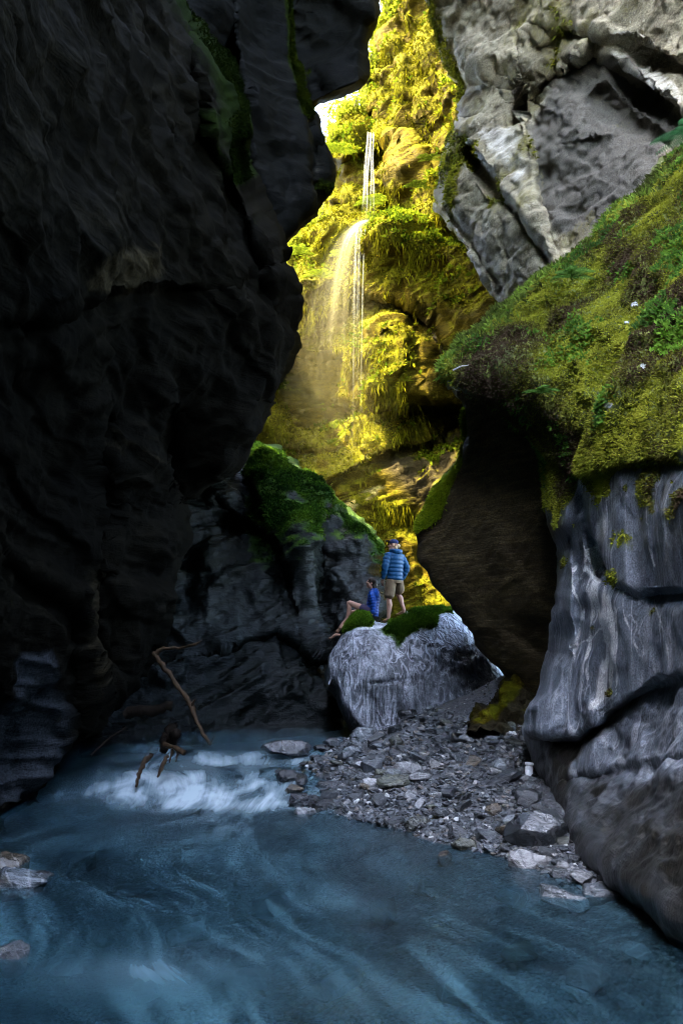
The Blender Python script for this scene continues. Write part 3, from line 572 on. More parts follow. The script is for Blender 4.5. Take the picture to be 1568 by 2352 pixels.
def dispS(W, X, Y): return 0.22 * facet(W * 1.8, 301, 26) + 0.10 * facet(W * 4.5, 302, 26) + 0.07 * strata(W, (0.2, 0.7, 0.2), (1, 1, 5), 303)
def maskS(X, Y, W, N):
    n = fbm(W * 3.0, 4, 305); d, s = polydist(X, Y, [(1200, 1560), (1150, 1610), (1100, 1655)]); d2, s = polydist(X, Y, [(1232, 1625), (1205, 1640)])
    return (0.30 + 1.5 * n) * np.exp(-(d / 20) ** 2) + (0.4 + 0.8 * n) * np.exp(-(d2 / 14) ** 2) + 0.2 * n, 0.4 * np.exp(-(d / 14) ** 2), 1.0 * sstep(5, 18, d) * sstep(4, 12, d2)  # yellow sunlight streak painted through the moss and pale channels
rock_mass('sun_tinted_slab', 'row', [(1190, 1553), (1130, 1600), (1088, 1650), (1082, 1690)], [(1205, 1553), (1238, 1600), (1245, 1650), (1240, 1690)], dS, 2.5, M_back, (20, 0.3), (20, 0.3), 0.8, 12, disp=dispS, mask=maskS, seed=19, jitter=4)
tag(MASS['sun_tinted_slab']['obj'], 'slab leaning under the dark arch beside the gravel, yellow sunlight painted on', 'rock')
slab_cliff('light_block_cliff', -14, -5.2, 20.5, 28.5, -1, 17, 'hidden cliff added to shade the lower far chamber', 195)  # unseen cliff added to shadow the lower chamber from the sun
# ================================================================== ground and water
def water_z(X, Y):
    y = Y + 0.15 * X + 1.1 * fbm(np.stack([X * 0.55, Y * 0.25, 0 * X], -1), 3, 201) + 0.25 * fbm(np.stack([X * 2.0, Y * 1.0, 0 * X], -1), 3, 203)
    return 0.26 * sstep(10.6, 12.6, y) + 0.16 * sstep(12.8, 14.6, y) + 0.08 * sstep(15.0, 16.6, y)
_g = [(-1, 4, -.65), (.5, 5, -.5), (-2, 6, -.6), (0, 7, -.5), (-1, 9, -.5), (2, 5.5, -.45), (-3, 9, -.4), (-4, 11, -.4), (1, 3, -.6), (3.2, 4, -.45), (-3, 3, -.5), (-4, 5, -.25), (-5.5, 9, -.3),
      (-2.5, 12.5, .0), (-1.5, 14, .2), (-2, 16, .28), (-1, 18, .3), (-.5, 22, .3), (-3.5, 13, -.05), (-5, 13, -.1), (0, 0, -.6), (-3, -3, -.5), (3, -3, -.4), (2, 23, .4), (-6, 18, .3), (4, 24, .6)]
for q in [(650, 1832, -.08), (700, 1852, -.03), (790, 1875, 0), (860, 1890, 0), (930, 1908, 0), (1000, 1930, 0), (1075, 1945, 0), (1150, 1960, 0), (1250, 2000, 0), (1330, 2030, 0), (1440, 2060, 0), (1568, 2145, 0), (720, 1790, .2), (750, 1745, .36), (815, 1690, .5)]:
    _g.append(tuple(G(*q)))
for q in [(900, 1800, 11.4), (1100, 1800, 11), (1000, 1720, 13.2), (850, 1690, 15.5), (1200, 1850, 10), (1210, 1785, 11), (1000, 1640, 15), (1100, 1600, 15.3), (1180, 1550, 15.8), (1230, 1620, 13.8), (1300, 1700, 12), (900, 1690, 14.8), (1100, 1700, 13), (1150, 1650, 14)]:
    _g.append(tuple(P(*q)))
_gf = rbf(_g + [(7, 10, 1.5), (7, 15, 2.5), (6, 5, .8), (10, 20, 3), (-9, 10, .5), (-9, 20, 1), (10, 0, 1), (-9, 0, .5), (0, 30, 1.2), (-12, 34, 2), (12, 34, 3)], 0.01, 3)
def ground_z(X, Y):
    p = np.stack([X, Y, 0 * X], -1)
    return _gf(X, Y) + 0.05 * fbm(p * 1.5, 3, 211) + 0.025 * fbm(p * 6, 3, 213)
def gz_fast(x, y):
    fx = (np.clip(x, -13.9, 13.8) + 14) / 0.14; fy = (np.clip(y, -11.9, 35.8) + 12) / 0.14
    i = fx.astype(int); j = fy.astype(int); u = fx - i; v = fy - j
    return GZ[j, i] * (1 - u) * (1 - v) + GZ[j, i + 1] * u * (1 - v) + GZ[j + 1, i] * (1 - u) * v + GZ[j + 1, i + 1] * u * v
def grid(x0, x1, y0, y1, st):
    xs = np.arange(x0, x1 + st / 2, st); ys = np.arange(y0, y1 + st / 2, st)
    X, Y = np.meshgrid(xs, ys); n, m = X.shape
    i = np.arange(n - 1)[:, None] * m; j = np.arange(m - 1)[None]
    F = np.stack([i + j, i + j + 1, i + m + j + 1, i + m + j], -1).reshape(-1, 4)
    return X, Y, F
M_gravel, _t = new_mat('dark wet gravel'); _b = NB(_t)
_tc = _b.n('ShaderNodeTexCoord').outputs['Object']
_v = _b.n('ShaderNodeTexVoronoi', Scale=26.0); _b.l(_tc, _v.inputs['Vector'])
_sv = _b.n('ShaderNodeSeparateColor'); _b.l(_v.outputs['Color'], _sv.inputs[0])
_c = _b.ramp(_sv.outputs[0], [(0.0, (0.012, 0.013, 0.015)), (0.6, (0.035, 0.037, 0.04)), (0.95, (0.09, 0.095, 0.10))])
_c = _b.mix(_b.ramp(_b.noise(_tc, 1.2, 5), [(0.4, 0.0), (0.65, 0.6)]), _c, (0.022, 0.021, 0.019))
_bp = _b.n('ShaderNodeBump', Strength=0.9, Distance=0.03, _invert=True); _b.l(_b.math('ADD', _v.outputs['Distance'], _b.math('MULTIPLY', _b.noise(_tc, 60, 4), 0.4)), _bp.inputs['Height'])
_p = _b.n('ShaderNodeBsdfPrincipled', Roughness=0.6); _b.l(_c, _p.inputs['Base Color']); _b.l(_bp.outputs[0], _p.inputs['Normal']); _b.out(_p.outputs[0])
X, Y, F = grid(-14, 14, -12, 36, 0.14)
gz = ground_z(X, Y); GZ = gz
go = link('ground', mesh_np('ground', np.stack([X, Y, gz], -1).reshape(-1, 3), F, True, None, [M_gravel])); tag(go, kind='structure')

# water: a clear blue body over the bed, silky white where it breaks
M_water, _t = new_mat('stream water'); _b = NB(_t)
_tc = _b.n('ShaderNodeTexCoord').outputs['Object']
_at = _b.n('ShaderNodeAttribute', _attribute_name='mask'); _sp = _b.n('ShaderNodeSeparateColor'); _b.l(_at.outputs['Color'], _sp.inputs[0])
_fl = _b.n('ShaderNodeAttribute', _attribute_name='flow').outputs['Vector']
_s1 = _b.noise(_b.mapping(_fl, scale=(1.6, 0.55, 1)), 1.3, 4, 0.55, 0.6); _s2 = _b.noise(_b.mapping(_fl, scale=(6.0, 0.4, 1)), 1.6, 5, 0.6, 0.5)
_st = _b.math('ADD', _b.math('MULTIPLY', _s1, 0.70), _b.math('MULTIPLY', _s2, 0.30))
_ff = _b.ramp(_b.math('MULTIPLY', _sp.outputs[0], _b.math('ADD', 0.02, _b.math('MULTIPLY', _st, 1.75))), [(0.08, 0.0), (0.50, 0.20), (1.45, 1.0)])
_milk = _b.ramp(_b.math('ADD', _b.math('MULTIPLY', _s1, 0.6), _b.math('MULTIPLY', _s2, 0.4)), [(0.38, (0.0015, 0.007, 0.010)), (0.50, (0.008, 0.025, 0.032)), (0.63, (0.042, 0.100, 0.118))])
_dif = _b.n('ShaderNodeBsdfDiffuse'); _b.l(_milk, _dif.inputs['Color'])
_tr = _b.n('ShaderNodeBsdfTransparent'); _tr.inputs[0].default_value = (0.50, 0.72, 0.80, 1)
_m1 = _b.n('ShaderNodeMixShader'); _b.l(_sp.outputs[1], _m1.inputs[0]); _b.l(_tr.outputs[0], _m1.inputs[1]); _b.l(_dif.outputs[0], _m1.inputs[2])
_fd = _b.n('ShaderNodeBsdfDiffuse'); _b.l(_b.ramp(_ff, [(0.0, (0.050, 0.130, 0.155)), (0.35, (0.15, 0.235, 0.265)), (0.85, (0.40, 0.465, 0.48))]), _fd.inputs[0])
_m2 = _b.n('ShaderNodeMixShader'); _b.l(_b.math('MULTIPLY', _ff, 0.85), _m2.inputs[0]); _b.l(_m1.outputs[0], _m2.inputs[1]); _b.l(_fd.outputs[0], _m2.inputs[2])
_bp = _b.n('ShaderNodeBump', Strength=0.35, Distance=0.08); _b.l(_st, _bp.inputs['Height'])
_gl = _b.n('ShaderNodeBsdfGlossy', Roughness=0.22); _b.l(_bp.outputs[0], _gl.inputs['Normal'])
_fr = _b.n('ShaderNodeFresnel', IOR=1.22); _b.l(_bp.outputs[0], _fr.inputs['Normal'])
_m3 = _b.n('ShaderNodeMixShader'); _b.l(_b.math('MULTIPLY', _fr.outputs[0], _b.math('SUBTRACT', 1.0, _b.math('MULTIPLY', _ff, 0.8))), _m3.inputs[0]); _b.l(_m2.outputs[0], _m3.inputs[1]); _b.l(_gl.outputs[0], _m3.inputs[2])
_b.out(_m3.outputs[0])
X, Y, F = grid(-9, 6, -8, 27, 0.09)
wz = water_z(X, Y); p3 = np.stack([X, Y, 0 * X], -1)
flow_warp = 0.5 * fbm(p3 * 0.35, 3, 221)
FX = X * 0.9 + 0.55 * (Y - 8) * sstep(12, 5, Y) * 0.6 + flow_warp; FY = Y + 0.5 * fbm(p3 * 0.4, 3, 223)
rap = sstep(10.4, 11.4, Y + 0.12 * X) * (1 - 0.35 * sstep(15.5, 17, Y))
rip = np.stack([FX * 1.6, FY * 0.7, 0 * X], -1)
wz = wz + (0.012 + 0.03 * rap) * fbm(rip, 4, 225) + 0.03 * ridged(np.stack([X * 0.5, Y * 0.5, 0 * X], -1), 3, 227) * sstep(8, 5, Y) + 0.025 * fbm(np.stack([X * 1.2, Y * 0.5, 0 * X], -1), 3, 229) * rap
slope = np.abs(np.gradient(water_z(X, Y), 0.09, axis=0))
foam = np.clip(1.2 * slope / 0.25, 0, 1) * 0.25 + 0.40 * rap
foam = foam + 0.50 * np.exp(-(((X + 2.0) / 1.8) ** 2 + ((Y - 10.8) / 1.3) ** 2)) + 0.35 * np.exp(-(((X + 2.6) / 1.2) ** 2 + ((Y - 13.2) / 1.6) ** 2)) + 0.35 * np.exp(-(((X + 1.2) / 1.3) ** 2 + ((Y - 9.4) / 1.2) ** 2)) + 0.25 * np.exp(-(((X - 0.0) / 1.2) ** 2 + ((Y - 7.6) / 1.2) ** 2))
sub = 0
for sx, sy, am in ((640, 2170, .34), (520, 2230, .30), (430, 2170, .30), (740, 2080, .30), (250, 2210, .30), (1180, 2085, .34), (560, 2010, .25), (700, 2250, .30), (1000, 2240, .20), (330, 2250, .34), (150, 2230, .28), (620, 2330, .3), (900, 2320, .25)):
    g_ = G(sx, sy, 0); sub = sub + 0.7 * am * np.exp(-(((X - g_[0]) / 0.55) ** 2 + ((Y - g_[1]) / 0.40) ** 2))
foam = np.clip(foam + sub + 0.03, 0, 1.1) * sstep(-5.5, -3.6, X + 0.06 * (Y - 10))
depthw = np.clip(wz - gz_fast(X, Y), 0, 1)
body = np.clip(0.10 + 1.0 * depthw, 0, 0.78)
mk = np.stack([foam, body, 0 * X, 0 * X + 1], -1).reshape(-1, 4)
fl = np.stack([FX, FY, 0 * X, 0 * X + 1], -1).reshape(-1, 4)
wo = link('water', mesh_np('water', np.stack([X, Y, wz], -1).reshape(-1, 3), F, True, {'mask': mk, 'flow': fl}, [M_water])); tag(wo, kind='structure')
# ================================================================== stones
def stone_mat(name, c1, c2, vein, amt, rough=0.24, spec=0.7):
    m, t = new_mat(name); b = NB(t)
    oi = b.n('ShaderNodeObjectInfo'); tc = b.n('ShaderNodeTexCoord').outputs['Object']
    ad = b.n('ShaderNodeVectorMath', _operation='ADD'); b.l(tc, ad.inputs[0])
    mu = b.n('ShaderNodeMath', _operation='MULTIPLY'); mu.inputs[1].default_value = 40.0; b.l(oi.outputs['Random'], mu.inputs[0]); b.l(mu.outputs[0], ad.inputs[1])
    v = ad.outputs[0]
    n = b.noise(b.mapping(v, (0.2, 0.3, 0), (1, 1, 3.5)), 2.4, 5, 0.7, 0.6); f = b.noise(v, 14, 3, 0.7)
    c = b.ramp(b.math('ADD', b.math('MULTIPLY', n, 0.7), b.math('MULTIPLY', f, 0.3)), [(0.36, c1), (0.62, c2)])
    wv = b.n('ShaderNodeTexWave', Scale=1.3, Distortion=7.0, Detail=4.0, Detail__Scale=1.2); b.l(b.mapping(v, (0.9, 0.4, 0.2)), wv.inputs['Vector'])
    vf = b.ramp(wv.outputs['Fac'], [(0.88, 0.0), (0.98, 1.0)])
    c = b.mix(b.math('MULTIPLY', vf, amt), c, vein)
    br = b.n('ShaderNodeMapRange', To__Min=0.10, To__Max=0.72); b.l(oi.outputs['Random'], br.inputs['Value'])
    c = b.mix(1.0, c, br.outputs[0], 'MULTIPLY')
    bp = b.n('ShaderNodeBump', Strength=0.6, Distance=0.05); b.l(b.math('ADD', n, b.math('MULTIPLY', f, 0.5)), bp.inputs['Height'])
    ps = b.n('ShaderNodeBsdfPrincipled', Roughness=rough); ps.inputs['Specular IOR Level'].default_value = spec
    b.l(c, ps.inputs['Base Color']); b.l(bp.outputs[0], ps.inputs['Normal']); b.out(ps.outputs[0])
    return m
SM = dict(dark=stone_mat('dark blue-grey stone', (0.022, 0.027, 0.031), (0.078, 0.092, 0.10), (0.36, 0.36, 0.36), 0.3, 0.35),
          grey=stone_mat('grey banded stone', (0.055, 0.064, 0.069), (0.195, 0.218, 0.228), (0.45, 0.45, 0.44), 0.45),
          pale=stone_mat('pale grey stone', (0.16, 0.16, 0.16), (0.42, 0.42, 0.41), (0.6, 0.6, 0.58), 0.4),
          quartz=stone_mat('white quartz stone', (0.30, 0.29, 0.28), (0.62, 0.60, 0.57), (0.10, 0.10, 0.11), 0.5),
          rust=stone_mat('rusty brown stone', (0.05, 0.038, 0.025), (0.17, 0.125, 0.075), (0.35, 0.32, 0.26), 0.3),
          olive=stone_mat('olive grey stone', (0.07, 0.075, 0.05), (0.17, 0.175, 0.125), (0.36, 0.36, 0.3), 0.35),
          wet=stone_mat('black wet stone', (0.010, 0.011, 0.013), (0.035, 0.037, 0.042), (0.2, 0.2, 0.2), 0.12, 0.18, 0.6))
def stone_mesh(seed, mat, dims=(1, 0.72, 0.42), npts=20, rounded=False, detail=0):
    r = np.random.default_rng(seed); bm = bmesh.new()
    pts = r.normal(size=(npts, 3)); pts /= np.linalg.norm(pts, axis=1, keepdims=True)
    pts = np.sign(pts) * np.abs(pts) ** (1.0 if rounded else 0.75)
    pts = pts * np.array(dims) * 0.5 * r.uniform(0.85, 1.1, (npts, 1))
    for p in pts: bm.verts.new(p.tolist())
    res = bmesh.ops.convex_hull(bm, input=bm.verts)
    bmesh.ops.delete(bm, geom=[g for g in res['geom_interior'] if isinstance(g, bmesh.types.BMVert)], context='VERTS')
    bmesh.ops.dissolve_limit(bm, angle_limit=0.15, verts=bm.verts, edges=bm.edges)
    bmesh.ops.bevel(bm, geom=list(bm.edges), offset=0.05 if not rounded else 0.09, segments=1 if not detail else 2, profile=0.6, affect='EDGES', clamp_overlap=True)
    if detail:
        bmesh.ops.triangulate(bm, faces=bm.faces)
        for _ in range(detail): bmesh.ops.subdivide_edges(bm, edges=bm.edges, cuts=1, use_grid_fill=True)
        for _ in range(2): bmesh.ops.smooth_vert(bm, verts=bm.verts, factor=0.4, use_axis_x=True, use_axis_y=True, use_axis_z=True)
        V = np.array([v.co[:] for v in bm.verts]); N = np.array([v.normal[:] for v in bm.verts])
        q = (V @ rotm(0.5, 0.4, seed).T)
        V = V + N * (0.03 * ridged(q * np.array([2, 2, 9]) + seed, 3, seed) + 0.04 * facet(V * 3 + seed, seed) * (0.4 if rounded else 1))[:, None]
        for v, c in zip(bm.verts, V): v.co = c
    bmesh.ops.recalc_face_normals(bm, faces=bm.faces)
    me = bpy.data.meshes.new('stone'); bm.to_mesh(me); bm.free(); me.materials.append(mat)
    me.polygons.foreach_set('use_smooth', np.full(len(me.polygons), bool(rounded or detail)))
    return me
def on_ground(x, y):
    """where the sight line through (x, y) first meets the ground (or the water's bed)"""
    d = np.linspace(3.5, 19, 400); p = P(np.full(400, x), np.full(400, y), d)
    h = p[:, 2] - gz_fast(p[:, 0], p[:, 1]); i = np.argmax(h < 0) if (h < 0).any() else 399
    return p[i]
GROUP_BAR = 'stones of the gravel bar'
placed = []
def put_stone(name, me, p, size, rz, tilt, sink=0.28, label=None, group=None):
    o = link(name, me, loc=(p[0], p[1], p[2] + size * 0.42 * (0.5 - sink)))
    o.scale = (size,) * 3; o.rotation_euler = (tilt[0], tilt[1], rz)
    tag(o, label, 'stone', group); placed.append((p[0], p[1], size * 0.42)); return o
# ---- stones one can pick out
HERO = [  # x, y of foot centre, width in frame units, dims, kind, rz, tilt, rounded, label
    (958, 1900, 66, (1, .62, .50), 'olive', 0.5, (0.1, -0.15), 1, 'smooth olive oval stone at the water edge of the gravel bar'),
    (1068, 1947, 56, (1, .8, .72), 'olive', 0.2, (0, 0.05), 1, 'rounded olive-brown stone standing alone in the shallow water'),
    (1118, 1925, 66, (1, .8, .50), 'dark', 0.3, (0.1, 0.1), 1, 'dark rounded stone crossed by white veins at the water edge'),
    (1212, 1990, 96, (1, .7, .52), 'quartz', 0.1, (0.05, 0.1), 0, 'lumpy white quartz rock in the shallows below the cliff'),
    (1292, 2060, 112, (1, .5, .30), 'grey', -0.5, (0.15, 0.22), 0, 'flat grey banded slab tilted into the stream'),
    (1385, 2052, 92, (1, .8, .56), 'dark', 0.4, (0, -0.1), 0, 'dark blue block with a white vein against the cliff foot'),
    (1232, 1928, 158, (1, .8, .58), 'grey', 0.2, (0, -0.12), 1, 'large rounded banded boulder tucked under the right cliff'),
    (1285, 2012, 44, (1, .8, .6), 'grey', 0.4, (0, 0), 1, 'small grey stone between the quartz rock and the cliff'),
    (1335, 2022, 60, (1, .7, .5), 'pale', 0.8, (0, 0.1), 0, 'pale stone behind the dark veined block'),
    (1395, 2012, 52, (1, .8, .6), 'pale', 0.8, (0, 0.1), 0, 'whitish stone wedged at the cliff foot above the dark block'),
    (655, 1722, 108, (1, .5, .34), 'wet', 0.15, (0, 0.06), 0, 'long flat black rock in the middle of the rapids'),
    (662, 1782, 54, (1, .8, .6), 'wet', 0.2, (0, 0), 1, 'round black rock splitting the lower rapids'),
    (676, 1806, 44, (1, .7, .5), 'rust', 0.2, (0, 0), 1, 'small brown rock just below the round black rock in the rapids'),
    (688, 1835, 58, (1, .7, .55), 'wet', 0.2, (0, 0), 0, 'wet dark rock at the foot of the rapids'),
    (740, 1850, 62, (1, .7, .55), 'wet', 0.6, (0, 0), 0, 'dark rock at the point where bar meets rapids'),
    (700, 1860, 52, (1, .6, .4), 'pale', 0.2, (0, 0), 0, 'pale flat stone at the downstream tip of the bar'),
    (835, 1700, 68, (1, .8, .66), 'grey', 0.2, (0, 0), 0, 'lumpy grey stone under the lower left of the boulder'),
    (970, 1622, 46, (1, .8, .62), 'pale', 0.4, (0, 0), 0, 'pale stone resting high against the boulder'),
    (1018, 1602, 30, (1, .8, .5), 'quartz', 0.2, (0, 0), 0, 'small white stone at the top of the dark gravel slope'),
    (940, 1650, 74, (1, .7, .5), 'wet', 0.3, (0, 0), 0, 'dark slab leaning on the boulder base'),
    (1115, 1672, 44, (1, .7, .62), 'grey', 0.5, (0, 0), 1, 'rounded grey stone beside the yellow slab'),
    (1160, 1795, 78, (1, .6, .42), 'dark', -0.4, (0.1, -0.35), 0, 'steeply tilted dark stone with white end near the bottle'),
    (1215, 1845, 66, (1, .8, .72), 'dark', 0.1, (0.2, 0.2), 0, 'dark blue angular block below the white bottle'),
    (1005, 1765, 44, (1, .7, .7), 'quartz', 0.4, (0.3, 0.4), 0, 'white-striped stone upright in the middle of the bar'),
    (900, 1805, 92, (1, .7, .42), 'olive', 0.3, (0, 0.1), 0, 'broad yellowish slab in the left half of the bar'),
    (1135, 1870, 46, (1, .7, .7), 'rust', 0.3, (0.2, 0), 0, 'rusty orange and white stone on the lower bar'),
    (48, 2030, 118, (1, .75, .58), 'grey', 0.1, (0, 0.12), 0, 'white-banded grey rock in the water at the left edge'),
    (15, 1985, 104, (1, .8, .4), 'rust', 0.3, (0, 0.1), 0, 'flat brown rock behind the banded rock at the left edge'),
    (32, 2190, 74, (1, .7, .85), 'grey', 0.4, (0, 0), 0, 'upright dark rock at the left edge of the near stream'),
    (95, 2010, 70, (1, .7, .4), 'wet', 0.4, (0, 0), 1, 'dark half-sunken rock right of the banded rock'),
    (800, 1745, 60, (1, .7, .5), 'dark', 0.9, (0, 0), 0, 'dark stone at the upstream corner of the bar'),
    (940, 1775, 70, (1, .7, .4), 'pale', 0.3, (0.1, 0.15), 0, 'long pale slab beside the white-striped stone'),
]
for i, (x, y, wpx, dims, kind, rz, tilt, rd, lab) in enumerate(HERO):
    p = on_ground(x, y)
    if p[2] < water_z(p[0], p[1]) - 0.02:
        zz = float(water_z(p[0], p[1])); p = G(x, y, zz); p[2] -= 0.06
    size = wpx * p[1] / FPX
    put_stone('stone', stone_mesh(500 + i, SM[kind], dims, 30 if rd else 22, rd, 2), p, size, rz, tilt, 0.25, lab)
# ---- the rest of the bar
BAR = [(800, 1700), (850, 1685), (930, 1650), (955, 1615), (1000, 1625), (1085, 1655), (1200, 1645), (1212, 1700), (1225, 1760), (1245, 1835), (1290, 1910), (1340, 1965), (1430, 2035), (1440, 2060), (1300, 2035), (1230, 2005), (1150, 1968), (1050, 1950), (930, 1915), (860, 1898), (700, 1862), (630, 1838), (610, 1800), (640, 1760), (700, 1725), (780, 1700)]
KN = ['dark', 'grey', 'pale', 'wet', 'rust', 'quartz', 'olive']; KP = [0.34, 0.33, 0.12, 0.08, 0.05, 0.04, 0.04]
WORDS = dict(dark='dark blue-grey', grey='mid-grey banded', pale='pale grey', wet='black wet', rust='rusty brown', quartz='white quartz', olive='olive-grey')
SHAPES = {k: [stone_mesh(700 + 20 * j + i, SM[k], (1, random.uniform(.55, .85), random.uniform(.28, .6)), random.randint(14, 22)) for i in range(6)] for j, k in enumerate(KN)}
nb = 0; tries = 0; seen = {}; ORD = ['', '', 'second', 'third', 'fourth', 'fifth', 'further']
LM = ['the olive oval stone', 'the lone olive-brown stone', 'the white-veined rounded stone', 'the white quartz rock', 'the tilted banded slab', 'the dark veined block', 'the large banded boulder', 'the small grey stone by the quartz rock', 'the pale stone behind the veined block', 'the whitish wedged stone', 'the long flat black rock', 'the round black rock in the rapids', 'the small brown rapids rock', 'the wet rock at the rapids foot', 'the dark rock at the bar point', 'the pale flat stone at the bar tip', 'the lumpy stone under the boulder', 'the pale stone against the boulder', 'the small white stone on the slope', 'the dark slab on the boulder base', 'the rounded stone beside the yellow slab', 'the steeply tilted dark stone', 'the angular block below the bottle', 'the upright white-striped stone', 'the broad yellowish slab', 'the rusty orange stone', '', '', '', '', 'the dark stone at the upstream corner', 'the long pale slab']
while nb < 280 and tries < 9000:
    tries += 1
    x = random.uniform(645, 1445); y = random.uniform(1612, 2062)
    if not inpoly(np.array([x]), np.array([y]), BAR)[0]: continue
    big = nb < 110
    wpx = random.uniform(30, 60) if big else random.uniform(16, 32)
    p = on_ground(x, y)
    if p[2] < float(water_z(p[0], p[1])) - 0.03: p = G(x, y, float(water_z(p[0], p[1]))); p[2] -= 0.05; k0 = 'wet'
    else: k0 = None
    size = wpx * p[1] / FPX * (0.8 if y < 1700 else 1)
    if any((p[0] - a) ** 2 + (p[1] - b_) ** 2 < (0.62 * (size * 0.42 + r_)) ** 2 for a, b_, r_ in placed): continue
    k = k0 or random.choices(KN, KP)[0]
    lm = min(range(len(HERO)), key=lambda q: (HERO[q][0] - x) ** 2 + (HERO[q][1] - y) ** 2); dx_, dy_ = x - HERO[lm][0], y - HERO[lm][1]
    dr = ('left' if dx_ < 0 else 'right') if abs(dx_) > 2.4 * abs(dy_) else (('above' if dy_ < 0 else 'below') if abs(dy_) > 2.4 * abs(dx_) else ('upper ' if dy_ < 0 else 'lower ') + ('left' if dx_ < 0 else 'right'))
    dr = {'above': 'above', 'below': 'below'}.get(dr, dr + ' of')
    key = (big, k, dr, lm); seen[key] = seen.get(key, 0) + 1
    lab = ('' if seen[key] == 1 else ORD[min(seen[key], 6)] + ' ') + f"{'larger' if big else 'smaller'} {WORDS[k]} stone {dr} {LM[lm]}"
    put_stone('stone', random.choice(SHAPES[k]), p, size, random.uniform(0, 6.28), (random.uniform(-.35, .35), random.uniform(-.35, .35)), random.uniform(0.1, 0.3), lab, GROUP_BAR)
    nb += 1
# ---- stones under the water of the near pool
UW = ['pale blurred stone under the foam left of centre', 'white stone glowing under water near the left edge', 'long grey stone under water right of the banded rock', 'dark stone under water below the rapids on the left', 'olive stone under water in the right foreground', 'pale stone under water in the lower right corner', 'broad grey stone just under water by the tilted slab',
      'olive stone under water off the bar edge', 'grey stone under water in mid stream', 'dark stone under water in the middle of the pool', 'large dark stone under water at the bottom centre', 'grey stone under the foam at the bottom left of centre', 'grey stone under water right of bottom centre', 'grey stone under water in the lower left corner', 'small grey stone under water at the right cliff foot',
      'dark stone under the near foam on the left', 'rusty stone under shallow water off the oval stone', 'grey stone under shallow water left of the oval stone']
for i, (x, y, wpx, k) in enumerate([(440, 2180, 120, 'pale'), (230, 2170, 90, 'quartz'), (180, 2010, 110, 'grey'), (310, 2060, 90, 'dark'), (1190, 2215, 110, 'olive'), (1350, 2270, 130, 'pale'), (1180, 2085, 100, 'grey'), (980, 2060, 80, 'olive'), (880, 2120, 110, 'grey'),
                                    (620, 2100, 100, 'dark'), (760, 2290, 160, 'dark'), (560, 2290, 130, 'grey'), (1050, 2300, 130, 'grey'), (120, 2250, 130, 'grey'), (1450, 2200, 90, 'grey'), (330, 2300, 120, 'dark'), (1020, 1985, 60, 'rust'), (830, 1960, 70, 'grey')]):
    p = on_ground(x, y)
    put_stone('stone', random.choice(SHAPES[k]), p, wpx * p[1] / FPX, random.uniform(0, 6), (0, 0), 0.05, UW[i], 'stones under the near pool')
# ---- pebbles too many to count
def pebbles(name, n, poly, wlo, whi, mat, seed):
    r = np.random.default_rng(seed); V = []; F = []; off = 0
    base = []
    for i in range(8):
        me = stone_mesh(900 + i, mat, (1, .75, .5), 11)
        bm = bmesh.new(); bm.from_mesh(me); bmesh.ops.triangulate(bm, faces=bm.faces); bm.verts.index_update()
        base.append((np.array([v.co[:] for v in bm.verts]), np.array([[v.index for v in f.verts] for f in bm.faces]))); bm.free(); bpy.data.meshes.remove(me)
    xs = [q[0] for q in poly]; ys = [q[1] for q in poly]
    px = r.uniform(min(xs), max(xs), n * 3); py = r.uniform(min(ys), max(ys), n * 3)
    k = inpoly(px, py, poly); px, py = px[k][:n], py[k][:n]
    for x, y in zip(px, py):
        p = on_ground(x, y); s = r.uniform(wlo, whi) ** 1.0 * p[1] / FPX
        bv, bf = base[r.integers(8)]; R = rotm(*r.uniform(-0.6, 0.6, 2), r.uniform(0, 6.28))
        V.append((bv * s) @ R.T + p + np.array([0, 0, s * 0.12])); F.append(bf + off); off += len(bv)
    V = np.concatenate(V); loc = basis(V)
    return link(name, mesh_np(name, V - np.array(loc), np.concatenate(F), False, None, [mat]), loc=loc)
def pebble_mat():
    m, t = new_mat('mixed pebbles'); b = NB(t); g = b.n('ShaderNodeNewGeometry')
    c = b.ramp(g.outputs['Random Per Island'], [(0.0, (0.012, 0.014, 0.016)), (0.5, (0.040, 0.045, 0.050)), (0.8, (0.11, 0.115, 0.118)), (0.93, (0.09, 0.07, 0.05)), (1.0, (0.42, 0.42, 0.40))])
    ps = b.n('ShaderNodeBsdfPrincipled', Roughness=0.45); b.l(c, ps.inputs['Base Color']); b.out(ps.outputs[0]); return m
M_peb = pebble_mat()
tag(pebbles('pebbles', 5200, BAR, 6, 20, M_peb, 31), 'small mixed pebbles filling the gaps of the gravel bar', 'pebbles', kind='stuff')
tag(pebbles('pebbles', 500, [(945, 1610), (1000, 1545), (1180, 1530), (1190, 1580), (1090, 1650), (1000, 1640)], 3, 9, M_peb, 33), 'fine dark pebbles on the slope between boulder and arch', 'pebbles', kind='stuff')
